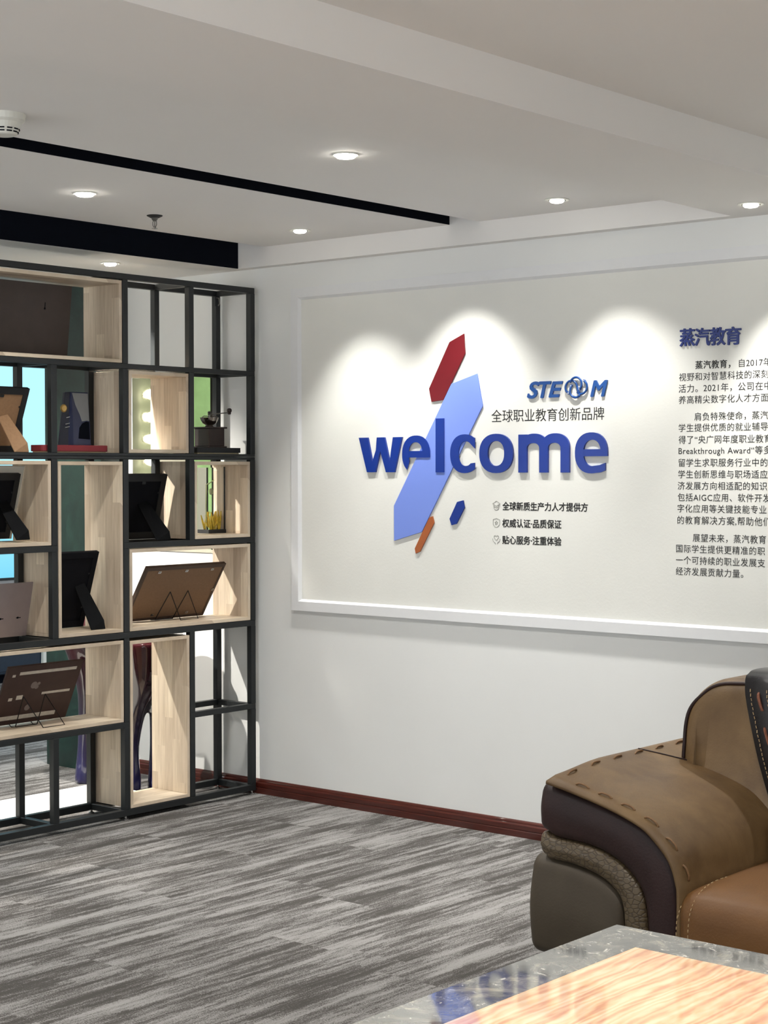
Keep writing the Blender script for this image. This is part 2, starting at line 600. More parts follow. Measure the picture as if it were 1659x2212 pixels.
def mirror_mat():
    t = NT('gold_tinted_mirror')
    p = t.pos(True)
    t.set((0.80, 0.76, 0.60, 1), 0.015, metal=1.0)
    h = t.noise(t.mapping(p, (5, 1, 1.2)), 1.0, 1, 0.4)
    t.bump(h, 0.018, 0.12)
    return t.m
M['mirror'] = mirror_mat()


def glass_mat():
    t = NT('clear_glass')
    t.set((1, 1, 1, 1), 0.0)
    t.b.inputs['Transmission Weight'].default_value = 1.0
    t.b.inputs['IOR'].default_value = 1.06
    return t.m
M['glass'] = glass_mat()


def screen_mat():
    t = NT('lit_blue_screen')
    p = t.pos(True)
    sp = t.n('ShaderNodeSeparateXYZ')
    t.l(p, sp.inputs[0])
    z = t.math('DIVIDE', sp.outputs[2], 2.4)
    col = t.ramp(z, [(0.25, lin((96, 180, 205))), (0.45, lin((132, 205, 232))), (0.6, lin((158, 222, 238))), (0.9, lin((156, 220, 236)))])
    t.b.inputs['Base Color'].default_value = (0.02, 0.02, 0.02, 1)
    t.l(col, t.b.inputs['Emission Color'])
    t.b.inputs['Emission Strength'].default_value = 1.25
    return t.m
M['screen'] = screen_mat()

# ---------------------------------------------------------------- the setting
Z_CEIL, Z_LOW, Z_NEAR = 2.430, 2.345, 2.458
floor = tag(MB().box(-6.2, 7.4, -7.2, 5, -0.1, 0).build('floor', M['carpet']), kind='structure')
tag(MB().box(-1.345, 9, 0.0, 0.12, 0, 3.0).build('wall_back', M['wall']), kind='structure')
tag(MB().box(-4.8, -4.65, -9, 5, 0, 3.0).build('wall_left', M['wall']), kind='structure')
tag(MB().box(7.4, 7.5, -4.4, 0.0, 0, 2.95).build('wall_right_blocker', M['wall']), kind='structure')  # unseen partial wall, added to keep world light off the beam's right face
# white soffits: the low one over the shelves, two slabs, the beam, the near field
c = MB()
c.box(-6.2, -0.083, -9, 5, Z_LOW, 2.95)
c.box(0.086, 1.113, -9, -0.055, Z_CEIL, 2.60)
c.box(1.264, 2.40, -9, -0.055, Z_CEIL, 2.60)
c.box(2.378, 2.869, -9, 0.0, Z_LOW, 2.95)
c.box(2.869, 9, -9, 0.0, Z_NEAR, 2.95)
tag(c.build('ceiling', M['ceiling']), kind='structure')
tag(MB().box(-0.083, 2.378, -0.055, 0.0, Z_LOW, 2.95).build('trim_1', M['ceiling']), kind='structure')   # cornice along the sign wall
k = MB()
k.box(-0.084, -0.079, -9, -0.056, Z_LOW + 0.001, 2.95)
k.box(-0.079, 0.10, -9, -0.056, 2.90, 2.95)
tag(k.build('trim_2', M['slot']), kind='structure')
k = MB()
k.box(1.112, 1.1165, -9, -0.056, Z_CEIL + 0.001, 2.75)
k.box(1.0, 1.40, -9, -0.056, 2.75, 2.80)
tag(k.build('trim_3', M['slot']), kind='structure')
# baseboard with two grooves
prof = [(0, 0), (-0.016, 0), (-0.016, 0.024), (-0.0135, 0.026), (-0.0135, 0.028), (-0.015, 0.030), (-0.015, 0.046), (-0.012, 0.050), (-0.010, 0.052),
        (-0.010, 0.055), (-0.008, 0.060), (-0.004, 0.064), (0, 0.065)]
tag(MB().hexa([(-1.0, y, z) for y, z in prof], [(9, y, z) for y, z in prof]).build('baseboard_back', M['baseboard']), kind='structure')
tag(MB().box(-1.345, -0.93, -0.13, 0.119, 0, Z_LOW).build('wall_pillar', M['green_marble']), kind='structure')


# ---------------------------------------------------------------- ceiling fittings
def spot(name, loc, watt, color, angle, blend, parent, radius=0.02, aim=None):
    L = bpy.data.lights.new(name, 'SPOT')
    L.energy, L.color, L.spot_size, L.spot_blend, L.shadow_soft_size = watt, color, math.radians(angle), blend, radius
    o = bpy.data.objects.new(name, L)
    COL.objects.link(o)
    o.location = loc
    if aim:
        o.rotation_euler = Vector(aim).to_track_quat('-Z', 'Y').to_euler()
    adopt(o, parent)
    return o


def downlight(x, y, z, label, watt, color, angle=100, blend=0.6, recessed=True, aim=None, radius=0.02):
    t = thing('downlight', label, 'ceiling light', (x, y, z), 'recessed ceiling downlights')
    ro = 0.044 if recessed else 0.040
    MB().lathe([(ro, -0.004), (ro + 0.001, -0.002), (ro, 0.0)] + [(0.034, 0.0), (0.033, -0.004)], (x, y, z)).build('trim_ring', M['white_plastic'], t, smooth=False)
    lr = 0.027 if recessed else 0.0335
    MB().lathe([(lr * 0.45, -0.0135), (lr * 0.8, -0.0115), (lr, -0.006), (lr, -0.001)], (x, y, z)).build('lens', M['lamp_small'] if recessed and x > 0 else M['lamp'], t)
    spot('lamp_beam', (x, y, z - 0.016), watt, color, angle, blend, t, radius, aim)
    return t


downlight(0.564, -0.341, Z_CEIL, 'small recessed downlight close to the sign wall, between the two black ceiling slots', WALL_WASH_W, NEUT, 82, 0.62, aim=(0.14, 0.03, -1), radius=0.012)
downlight(1.814, -0.315, Z_CEIL, 'recessed downlight close to the sign wall, just left of the lowered ceiling beam', WALL_WASH_W, NEUT, 82, 0.62, aim=(0.14, 0.03, -1), radius=0.012)
downlight(2.568, -0.263, Z_LOW, 'recessed downlight in the underside of the lowered ceiling beam', WALL_WASH_W, NEUT, 82, 0.62, aim=(0.10, 0.03, -1), radius=0.012)
downlight(1.823, -1.483, Z_CEIL, 'bright round downlight alone mid ceiling, right of the thin black slot', ROOM_SPOT_W, NEUT, 120, 0.8, False)
downlight(0.628, -1.525, Z_CEIL, 'bright round downlight between the two black ceiling slots, left of the sprinkler', ROOM_SPOT_W, NEUT, 120, 0.8, False)
downlight(-0.34, -0.574, Z_LOW, 'small downlight in the low ceiling over the top of the shelves', SHELF_SPOT_W, WARM, 70, 0.6)
for (x, y, z, lab, wt, co) in [
        (0.60, -3.0, Z_CEIL, 'round downlight between the slots, nearest the smoke detector', ROOM_SPOT_W, NEUT),
        (1.83, -3.0, Z_CEIL, 'round downlight right of the thin slot, farther from the sign wall', ROOM_SPOT_W, NEUT),
        (3.85, -0.30, Z_NEAR, 'downlight near the sign wall beyond the right edge of the view', WALL_WASH_W, NEUT),
        (3.95, -2.85, Z_NEAR, 'downlight straight above the marble coffee table', TABLE_SPOT_W, WARM),
        (-0.34, -1.95, Z_LOW, 'second downlight over the back of the shelves, beyond the left edge', SHELF_SPOT_W, WARM),
        (-1.05, -1.75, Z_LOW, 'downlight behind the shelves, out over the carpet beside the low plinth', 480.0, WARM),
        (-2.3, -1.6, Z_LOW, 'downlight in the room behind the shelves, over the carpet', BACK_SPOT_W, COOL),
        (-3.55, -3.7, Z_LOW, 'added downlight brightening the green pictures in the room behind', BACK_SPOT_W, NEUT),  # unseen lamp added to brighten the pictures reflected in the mirror
        (-2.6, 1.4, Z_LOW, 'downlight in the passage beyond the green pillar', BACK_SPOT_W, COOL)]:
    if lab.startswith('downlight behind'):
        downlight(x, y, z, lab, wt, co, 54, 0.6, aim=(0.34, 1.75, -1.43))
        continue
    downlight(x, y, z, lab, wt, co, 70 if lab.startswith('second') else 130, 0.8)
# the spotlight hidden up inside the thin slot
t = thing('slot_spotlight', 'small black spotlight tucked up inside the thin black ceiling slot', 'ceiling light', (1.19, -0.30, 2.75))
MB().lathe([(0.026, 0.0), (0.028, 0.01), (0.028, 0.08), (0.012, 0.09), (0.008, 0.28)], (1.19, -0.30, 2.465)).build('housing', M['slot'], t)
spot('lamp_beam', (1.19, -0.30, 2.452), WALL_WASH_W, NEUT, 82, 0.62, t, 0.012)

# smoke detector
sx, sy = 1.503, -2.545
t = thing('smoke_detector', 'round white smoke detector with dark vents on the ceiling beside the thin black slot', 'smoke detector', (sx, sy, Z_CEIL))
MB().lathe([(0.030, -0.058), (0.036, -0.056), (0.050, -0.024), (0.059, -0.017), (0.061, 0.0)], (sx, sy, Z_CEIL), 32).build('housing', M['white_plastic'], t)
for k in range(12):
    a = 2 * math.pi * (k + 0.5) / 12
    for (zz, rr) in ((-0.042, 0.0424), (-0.0495, 0.0392)):
        m = MB().box(-0.0012, 0.0012, -0.0075, 0.0075, -0.0016, 0.0016)
        R = Matrix.Translation((sx, sy, Z_CEIL + zz)) @ Matrix.Rotation(a, 4, 'Z') @ Matrix.Translation((rr, 0, 0))
        m.v = [tuple(R @ Vector(v)) for v in m.v]
        m.build('vent_slot', M['slot'], t)
# sprinkler
px, py, pz = 0.414, -1.0, Z_CEIL
t = thing('fire_sprinkler', 'small metal fire sprinkler hanging from the ceiling over the black face behind the shelves', 'sprinkler', (px, py, pz))
MB().lathe([(0.016, -0.010), (0.030, -0.003), (0.031, -0.001), (0.03, 0.0)], (px, py, pz), 20).build('escutcheon', M['black'], t)
MB().lathe([(0.006, -0.022), (0.010, -0.018), (0.014, -0.010), (0.014, -0.004)], (px, py, pz), 16).build('body', M['steel'], t)
for s in (-1, 1):
    MB().tube([(px + s * 0.006, py, pz - 0.02), (px + s * 0.0105, py, pz - 0.026), (px + s * 0.0105, py, pz - 0.037), (px + s * 0.003, py, pz - 0.048)], 0.0017, 6).build('frame_arm', M['steel'], t)
MB().tube([(px, py, pz - 0.02), (px, py, pz - 0.046)], 0.0014, 6).build('glass_bulb', M['dark_wood'], t)
MB().lathe([(0.0035, -0.052), (0.012, -0.051), (0.012, -0.0495), (0.0035, -0.046)], (px, py, pz), 16).build('deflector', M['chrome'], t)

# ---------------------------------------------------------------- the sign wall
t = thing('wall_panel', 'wide off-white wall panel in a white moulding, printed with black Chinese text', 'wall panel', (1.9, 0.0, 0.83))
PX0, PX1, PZ0, PZ1 = 0.205, 4.3, 0.834, 2.240
IX0, IX1, IZ0, IZ1 = 0.256, 4.25, 0.884, 2.189
MB().box(IX0 - 0.02, IX1 + 0.02, -0.003, -0.0005, IZ0 - 0.02, IZ1 + 0.02).build('board', M['board'], t)


def mould(a, b, c_, d):
    """one mitred stick of moulding: outer edge a-b, inner edge d-c_, chamfered towards the board"""
    o = [Vector((a[0], 0, a[1])), Vector((b[0], 0, b[1]))]
    i = [Vector((d[0], 0, d[1])), Vector((c_[0], 0, c_[1]))]
    sec = []
    for e in (0, 1):
        dv = i[e] - o[e]
        q = [(0.0, 0.0), (0.0, -0.017), (0.80, -0.017), (1.0, -0.003), (1.0, 0.0)]
        sec.append([o[e] + dv * u + Vector((0, y, 0)) for u, y in q])
    return MB().hexa(sec[0], sec[1])


O = [(PX0, PZ0), (PX1, PZ0), (PX1, PZ1), (PX0, PZ1)]
I = [(IX0, IZ0), (IX1, IZ0), (IX1, IZ1), (IX0, IZ1)]
for k in range(4):
    mould(O[k], O[(k + 1) % 4], I[(k + 1) % 4], I[k]).build('moulding', M['moulding'], t)


def text_mesh(body, size, bold=0.0, shear=0.0, space=1.0, extrude=0.0, bevel=0.0):
    cu = bpy.data.curves.new('lettering', 'FONT')
    cu.body = body
    cu.size = size
    cu.offset = bold
    cu.shear = shear
    cu.space_character = space
    cu.extrude = extrude
    cu.bevel_depth = bevel
    cu.resolution_u = 4
    o = bpy.data.objects.new('lettering', cu)
    COL.objects.link(o)
    dg = bpy.context.evaluated_depsgraph_get()
    me = bpy.data.meshes.new_from_object(o.evaluated_get(dg))
    bpy.data.objects.remove(o)
    bpy.data.curves.remove(cu)
    return me


def lettering(name, body, x, z, y, mat, parent=None, size=0.03, height=None, width=None, bold=0.0, shear=0.0, space=1.0, extrude=0.0004, base=False):
    """text standing on the wall: left edge x, bottom z (or baseline), front plane y"""
    me = text_mesh(body, size, 0.0, shear, space, extrude)
    xs = [v.co.x for v in me.vertices]; zs = [v.co.y for v in me.vertices]
    x0, x1, z0, z1 = min(xs), max(xs), min(zs), max(zs)
    kx = width / (x1 - x0) if width else 1.0
    kz = height / (z1 - z0) if height else (kx if width else 1.0)
    if width is None and height: kx = kz
    for v in me.vertices:
        X, Z, D = v.co.x, v.co.y, v.co.z
        v.co = (x + (X - x0) * kx, y + extrude - D, z + ((Z - z0) * kz if not base else Z * kz))
    if bold > 0:      # heavier strokes: the outline overprinted a stroke-width around
        V = [tuple(v.co) for v in me.vertices]
        Fc = [tuple(q.vertices) for q in me.polygons]
        nv, nf = [], []
        for k in range(8):
            a = 2 * math.pi * k / 8
            b0 = len(nv)
            nv += [(vx + bold * math.cos(a), vy - 0.00001 * k, vz + bold * math.sin(a)) for vx, vy, vz in V]
            nf += [tuple(i + b0 for i in q) for q in Fc]
        bpy.data.meshes.remove(me)
        me = bpy.data.meshes.new(name)
        me.from_pydata(nv, [], nf)
    me.materials.clear()
    me.materials.append(mat)
    me.update()
    o = bpy.data.objects.new(name, me)
    COL.objects.link(o)
    if parent: adopt(o, parent)
    return o


YB = -0.0036
lettering('printed_slogan', '全球职业教育创新品牌', 1.287, 1.637, YB, M['ink'], t, width=0.530, height=0.050)['label'] = 'large black Chinese slogan line'
for body, x, z, w in (('全球新质生产力人才提供方', 1.342, 1.2885, 0.401), ('权威认证·品质保证', 1.341, 1.221, 0.281), ('贴心服务·注重体验', 1.341, 1.155, 0.281)):
    lettering('printed_line', body, x, z, YB, M['ink'], t, width=w, height=0.033, bold=0.0008, size=0.034)
rows = [('蒸汽教育，', 2.208, 1.813, 0.0005), ('视野和对智慧科技的深刻', 2.140, 1.771, 0), ('活力。2021年，公司在中', 2.139, 1.729, 0), ('养高精尖数字化人才方面', 2.139, 1.688, 0),
        ('肩负特殊使命，蒸汽', 2.204, 1.626, 0), ('学生提供优质的就业辅导', 2.139, 1.586, 0), ('得了“央广网年度职业教育', 2.139, 1.543, 0), ('Breakthrough Award“等多', 2.139, 1.503, 0),
        ('留学生求职服务行业中的', 2.139, 1.459, 0), ('学生创新思维与职场适应', 2.138, 1.417, 0), ('济发展方向相适配的知识', 2.136, 1.375, 0), ('包括AIGC应用、软件开发', 2.136, 1.333, 0),
        ('字化应用等关键技能专业', 2.135, 1.292, 0), ('的教育解决方案,帮助他们', 2.135, 1.249, 0), ('展望未来，蒸汽教育', 2.199, 1.186, 0), ('国际学生提供更精准的职', 2.130, 1.145, 0),
        ('一个可持续的职业发展支', 2.129, 1.103, 0), ('经济发展贡献力量。', 2.129, 1.062, 0)]
FS = 0.0318
for body, x, z, b in rows:
    w = None
    if body.startswith('Break'): w = 0.372
    elif body.startswith('活力'): w = 0.372
    elif body.startswith('包括'): w = 0.374
    elif body.startswith('的教育'): w = 0.376
    elif body.startswith('得了'): w = 0.374
    lettering('printed_text_row', body, x, z + 0.0028, YB, M['ink'], t, size=FS, space=1.085, bold=b, base=True, width=w, height=None)
lettering('printed_text_row', '自2017年', 2.384, 1.8158, YB, M['ink'], t, size=FS, space=1.06, base=True)


def line_icon(paths, label):
    m = MB()
    for pts, closed in paths:
        m.tube([(x, YB, z) for x, z in pts], 0.0007, 5, closed)
    o = m.build('printed_icon', M['ink_grey'], t)
    o['label'] = label


cx, cz = 1.3115, 1.308
line_icon([([(cx - .019, cz + .006), (cx, cz + .017), (cx + .019, cz + .006), (cx, cz - .004)], True), ([(cx - .012, cz + .001), (cx - .012, cz - .012), (cx - .006, cz - .018), (cx + .006, cz - .018), (cx + .012, cz - .012), (cx + .012, cz + .001)], False),
           ([(cx - .011, cz - .006), (cx, cz - .01), (cx + .011, cz - .006)], False), ([(cx + .017, cz + .004), (cx + .017, cz - .008)], False)], 'thin grey outline of a head in a graduation cap')
cz = 1.238
line_icon([([(cx - .016, cz + .013), (cx, cz + .018), (cx + .016, cz + .013), (cx + .016, cz - .006), (cx + .009, cz - .014), (cx, cz - .018), (cx - .009, cz - .014), (cx - .016, cz - .006)], True),
           ([(cx + (.008 if k % 2 == 0 else .0035) * math.sin(math.pi * k / 5), cz + (.008 if k % 2 == 0 else .0035) * math.cos(math.pi * k / 5)) for k in range(10)], True)], 'thin grey outline of a shield with a star')
cz = 1.171
line_icon([([(cx, cz - .003), (cx - .011, cz + .008), (cx - .011, cz + .014), (cx - .006, cz + .017), (cx, cz + .013), (cx + .006, cz + .017), (cx + .011, cz + .014), (cx + .011, cz + .008)], True),
           ([(cx - .018, cz + .004), (cx - .016, cz - .006), (cx - .006, cz - .012), (cx - .004, cz - .019)], False), ([(cx + .018, cz + .004), (cx + .016, cz - .006), (cx + .006, cz - .012), (cx + .004, cz - .019)], False)], 'thin grey outline of two hands under a heart')

# raised plates
YF = -0.0085


def plate(name, poly, mat, label, y0=YF, y1=-0.0032):
    o = MB().xz(poly, y0, y1).build(name, mat, bevel=0.0008, seg=1)
    return tag(o, label, 'wall sign plate', 'slanted plates of the welcome sign')


plate('sign_plate', [(1.153, 1.997), (1.159, 1.916), (1.0858, 1.7958), (1.0470, 1.7322), (0.985, 1.7265), (0.972, 1.781), (1.078, 1.966)], M['plate_red'], 'dark red slanted six-sided plate at the top of the sign')
plate('sign_plate', [(1.219, 1.834), (1.247, 1.703), (0.934, 1.193), (0.785, 1.153), (0.784, 1.299), (1.088, 1.797)], M['plate_light'], 'large light blue slanted plate running behind the welcome letters')
plate('sign_plate', [(0.991, 1.259), (0.999, 1.232), (0.925, 1.112), (0.901, 1.103), (0.896, 1.124), (0.9386, 1.1965), (0.9735, 1.2535)], M['plate_orange'], 'narrow orange brown slanted plate at the foot of the light blue plate')
plate('sign_plate', [(1.149, 1.326), (1.156, 1.296), (1.115, 1.230), (1.088, 1.224), (1.078, 1.250), (1.117, 1.319)], M['letter_blue'], 'small dark blue slanted plate standing alone under the letter c')


def arc(cx, cz, rx, rz, a0, a1, n=28, p=2.25):
    out = []
    for k in range(n + 1):
        a = math.radians(a0 + (a1 - a0) * k / n)
        c_, s_ = math.cos(a), math.sin(a)
        out.append((cx + rx * math.copysign(abs(c_) ** (2 / p), c_), cz + rz * math.copysign(abs(s_) ** (2 / p), s_)))
    return out


def ring(m, outer, inner, y0, y1):
    """closed ring between two outlines with the same number of points"""
    n = len(outer)
    vs = [(x, y0, z) for x, z in outer] + [(x, y0, z) for x, z in inner] + [(x, y1, z) for x, z in outer] + [(x, y1, z) for x, z in inner]
    fs = []
    for i in range(n):
        j = (i + 1) % n
        fs += [(i, j, n + j, n + i), (2 * n + i, 3 * n + i, 3 * n + j, 2 * n + j), (i, 2 * n + i, 2 * n + j, j), (n + i, n + j, 3 * n + j, 3 * n + i)]
    m.add(vs, fs)
    return m


LY0, LY1 = -0.0120, -0.0032      # front and back of the big letters
BZ, TZ = 1.4375, 1.5895
GRP = 'letters of the word welcome'


def letter(m, label):
    o = m.build('sign_letter', M['letter_blue'])
    return tag(o, label, 'wall sign letter', GRP)


H = TZ - BZ
wx, ww = 0.594, 0.238
letter(MB().xz([(wx + u * ww, BZ + v * H) for u, v in [(0, .97), (.21, .97), (.315, .30), (.40, .62), (.42, .97), (.60, .97), (.715, .30), (.79, .97), (1, .97), (.83, .01), (.63, .01), (.50, .60), (.39, .01), (.19, .01)]], LY0, LY1),
       'raised deep blue letter w that begins the word welcome')


def e_poly(cx, rx, cut=None):
    cz, rz = (BZ + TZ) / 2 - 0.001, H / 2 + 0.002
    ix, iz = rx * 0.48, rz * 0.64
    m = MB()
    zb0, zb1 = cz - 0.013, cz + 0.014      # crossbar
    a0 = math.degrees(math.asin((zb0 - cz) / rz))
    if cut:
        out = arc(cx, cz, rx, rz, a0, 232)
        inn = arc(cx - 0.002, cz, ix + 0.002, iz, a0 - 0, 212)
    else:
        out = arc(cx, cz, rx, rz, a0, 282) + [(cx + rx * 0.55, cz - rz * 0.955), (cx + rx * 0.86, cz - rz * 0.86)]
        inn = arc(cx + 0.004, cz, ix + 0.004, iz, a0, 282) + [(cx + rx * 0.52, cz - rz * 0.595), (cx + rx * 0.86, cz - rz * 0.49)]
    out[0] = (cx + rx * 0.995, zb0)
    inn[0] = (cx + ix + 0.006, zb0)
    # ring strip as quads
    n = min(len(out), len(inn))
    vs = [(x, LY0, z) for x, z in out[:n]] + [(x, LY0, z) for x, z in inn[:n]] + [(x, LY1, z) for x, z in out[:n]] + [(x, LY1, z) for x, z in inn[:n]]
    fs = []
    for i in range(n - 1):
        j = i + 1
        fs += [(i, j, n + j, n + i), (2 * n + i, 3 * n + i, 3 * n + j, 2 * n + j), (i, 2 * n + i, 2 * n + j, j), (n + i, n + j, 3 * n + j, 3 * n + i)]
    fs += [(0, n, 3 * n, 2 * n), (n - 1, 2 * n + n - 1, 3 * n + n - 1, n + n - 1)]
    m.add(vs, fs)
    m.box(cx - ix - 0.006, cx + ix + 0.012, LY0 + 0.0003, LY1, zb0 + 0.0001, zb1)
    return m


LY1 = -0.0087      # these three stand on the plate
letter(e_poly(0.906, 0.0735, True), 'first raised blue letter e of welcome, its lower curve cut off')
letter(MB().box(1.0095, 1.0535, LY0, LY1, BZ + 0.001, 1.658), 'tall raised blue letter l standing on the light blue plate')
ccx, ccz = 1.1585, (BZ + TZ) / 2
out = [(1.2105, ccz + 0.0625)] + arc(ccx, ccz, 0.0735, H / 2 + 0.002, 56, 304, 30) + [(1.2105, ccz - 0.0620)]
inn = [(1.2105, ccz + 0.0205)] + arc(ccx + 0.006, ccz, 0.0360, H * 0.325, 50, 310, 30) + [(1.2105, ccz - 0.0365)]
m = MB()
n = len(out)
vs = [(x, LY0, z) for x, z in out] + [(x, LY0, z) for x, z in inn] + [(x, LY1, z) for x, z in out] + [(x, LY1, z) for x, z in inn]
fs = []
for i in range(n - 1):
    j = i + 1
    fs += [(i, j, n + j, n + i), (2 * n + i, 3 * n + i, 3 * n + j, 2 * n + j), (i, 2 * n + i, 2 * n + j, j), (n + i, n + j, 3 * n + j, 3 * n + i)]
fs += [(0, n, 3 * n, 2 * n), (n - 1, 2 * n + n - 1, 3 * n + n - 1, n + n - 1)]
letter(m.add(vs, fs), 'raised blue letter c overlapping the right edge of the light blue plate')
LY1 = -0.0032
ocx = 1.315
letter(ring(MB(), arc(ocx, ccz, 0.0825, H / 2 + 0.002, 0, 360, 40)[:-1], arc(ocx, ccz, 0.0405, H * 0.325, 0, 360, 40)[:-1], LY0, LY1), 'raised blue letter o in the middle of welcome')
mx0, mx1 = 1.424, 1.6645
sw = 0.041
m = MB()
m.box(mx0, mx0 + sw, LY0 + 0.0003, LY1, BZ, TZ - 0.003)
mid = (mx0 + mx1) / 2
for a, b in ((mx0 + sw, mid + sw / 2), (mid + sw / 2, mx1)):
    zc = TZ - 0.058
    ic, irx = (a + b - sw) / 2, (b - sw - a) / 2
    oc = ic + 0.004
    outer = [(b, BZ)] + arc(oc, zc, b - oc, TZ - zc, 0, 158, 22) + [(a - 0.012, zc)]
    inner = [(b - sw, BZ)] + arc(ic, zc, irx, TZ - zc - 0.037, 0, 180, 22) + [(a - 0.004, zc - 0.004)]
    n = len(outer)
    yo = LY0 if b > mid + sw else LY0 + 0.00015
    vs = [(x, yo, z) for x, z in outer] + [(x, yo, z) for x, z in inner] + [(x, LY1, z) for x, z in outer] + [(x, LY1, z) for x, z in inner]
    fs = []
    for i in range(n - 1):
        j = i + 1
        fs += [(i, j, n + j, n + i), (2 * n + i, 3 * n + i, 3 * n + j, 2 * n + j), (i, 2 * n + i, 2 * n + j, j), (n + i, n + j, 3 * n + j, 3 * n + i)]
    fs += [(0, n, 3 * n, 2 * n), (n - 1, 2 * n + n - 1, 3 * n + n - 1, n + n - 1)]
    m.add(vs, fs)
letter(m, 'wide raised blue letter m in welcome')
letter(e_poly(1.7635, 0.0735), 'last raised blue letter e that ends the word welcome')

# slanted logo letters and the knot emblem
G2 = 'small slanted logo letters above the slogan'
for ch, x, z, w, h in (('S', 1.466, 1.728, 0.059, 0.066), ('T', 1.521, 1.729, 0.060, 0.064), ('E', 1.568, 1.730, 0.067, 0.061), ('M', 1.760, 1.727, 0.078, 0.062)):
    o = lettering('logo_letter', ch, x, z, -0.0095, M['logo_blue'], None, size=0.08, width=w - 0.006, height=h - 0.004, bold=0.0024, shear=0.25, extrude=0.0031)
    tag(o, {'S': 'small slanted blue letter S at the left end of the logo', 'T': 'small slanted blue letter T next to the S of the logo', 'E': 'small slanted blue letter E left of the knot emblem',
            'M': 'bright blue slanted letter M right of the knot emblem'}[ch], 'wall sign letter', G2)
ex, ez = 1.695, 1.763
em = thing('logo_emblem', 'blue knot emblem of interlaced rings between the logo letters E and M', 'wall emblem', (ex, 0, ez))


def ring_arc(cx, cz, r, a0, a1, y):
    return [(cx + r * math.cos(math.radians(a0 + (a1 - a0) * k / 20)), y, cz + r * math.sin(math.radians(a0 + (a1 - a0) * k / 20))) for k in range(21)]


MB().tube([(1.661, -0.010, 1.742)] + ring_arc(1.672, 1.763, 0.0265, 215, 20, -0.010) + [(1.703, -0.012, 1.752), (1.712, -0.010, 1.737)], 0.0043, 8).build('ring_strand', M['logo_blue'], em, smooth=True)
MB().tube(ring_arc(1.695, 1.775, 0.0265, 165, -35, -0.013) + [(1.711, -0.011, 1.757)], 0.0043, 8).build('ring_strand', M['logo_blue'], em, smooth=True)
MB().tube([(1.672, -0.011, 1.770), (1.669, -0.012, 1.757)] + ring_arc(1.693, 1.751, 0.0265, 190, 320, -0.012), 0.0043, 8).build('ring_strand', M['logo_blue'], em, smooth=True)
MB().tube([(1.700, -0.011, 1.744)] + ring_arc(1.718, 1.764, 0.0265, 235, 420, -0.011), 0.0043, 8).build('ring_strand', M['logo_blue'], em, smooth=True)
for x, z in ((1.661, 1.742), (1.672, 1.770), (1.711, 1.757), (1.731, 1.787)):
    MB().lathe([(0.0052, -0.003), (0.0052, 0.006)], (x, -0.011, z), 14, 'y').build('knob', M['logo_blue'], em)
    MB().lathe([(0.0026, -0.0038), (0.0026, -0.003)], (x, -0.011, z), 12, 'y').build('knob_dot', M['white_plastic'], em)
# four raised characters of the heading
for k, (ch, w) in enumerate(zip('蒸汽教育', ('first', 'second', 'third', 'fourth'))):
    o = lettering('heading_character', ch, 2.146 + k * 0.0622, 1.8985 - k * 0.0012, -0.0095, M['title_blue'], None, size=0.062, width=0.0598, height=0.0625, bold=0.0015, extrude=0.0031)
    tag(o, f'{w} dark blue raised character of the heading above the long text', 'wall sign character', 'raised heading characters')

# ---------------------------------------------------------------- the shelves
PY = [-0.031 - 0.3712 * k for k in range(7)]      # right edge of each post line
TT = 0.028
SX0, SX1 = -0.245, 0.0
ZR = {'bot': (0.018, 0.045), 'r5': (0.384, 0.408), 'r4': (0.755, 0.780), 'r3': (1.126, 1.150), 'ltop': (1.494, 1.506), 'ubot': (1.507, 1.519), 'r1': (1.866, 1.887), 'top': (2.232, 2.256)}
low = thing('shelf_unit', 'lower black steel shelf divider with pale oak cubbies, standing on the carpet', 'shelf', (-0.12, -1.1, 0))
upp = thing('shelf_unit', 'upper black steel shelf divider with pale oak cubbies stacked on the lower one', 'shelf', (-0.12, -1.1, 1.507))


def post(k, z0, z1, root, both=True):
    y = PY[k]
    for x0 in ((SX1 - TT, SX0) if both else (SX1 - TT,)):
        MB().box(x0, x0 + TT, y - TT, y, z0, z1).build('post', M['black_steel'], root, bevel=0.0012, seg=1)


def rail(row, ka, kb, root):
    """rails along the shelf between post lines ka (left) and kb (right), front and back"""
    z0, z1 = ZR[row]
    for x0 in (SX1 - TT, SX0):
        MB().box(x0 + 0.0005, x0 + TT - 0.0005, PY[ka] - TT + 0.0005, PY[kb] - 0.0005, z0, z1).build('rail', M['black_steel'], root, bevel=0.0012, seg=1)


def tie(row, k, root):
    z0, z1 = ZR[row]
    MB().box(SX0 + TT, SX1 - TT, PY[k] - TT + 0.0008, PY[k] - 0.0008, z0 + 0.0004, z1 - 0.0004).build('tie_bar', M['black_steel'], root, bevel=0.0012, seg=1)


for k in range(7):
    post(k, 1.519 if k not in () else 0, 1.866, upp)
    if k in (0, 1, 2, 4, 6): post(k, 1.887, 2.232, upp)
    for r in ('top', 'r1', 'ubot'):
        if r == 'top' and k in (3, 5): continue
        tie(r, k, upp)
rail('top', 6, 0, upp); rail('r1', 6, 0, upp); rail('ubot', 6, 0, upp)
for k in range(7):
    post(k, 1.150, 1.494, low)
    if k not in (1,): post(k, 0.780, 1.126, low)
    if k in (0, 1, 2, 4, 6): post(k, 0.408, 0.755, low)
    post(k, 0.045, 0.384, low)
    for r in ('ltop', 'r4', 'bot'):
        tie(r, k, low)
    if k != 1: tie('r5', k, low)
    tie('r3', k, low) if k not in (1,) else None
rail('ltop', 6, 0, low); rail('r4', 6, 0, low); rail('bot', 6, 0, low)
rail('r3', 2, 0, low); rail('r3', 6, 3, low)
rail('r5', 1, 0, low); rail('r5', 6, 2, low)
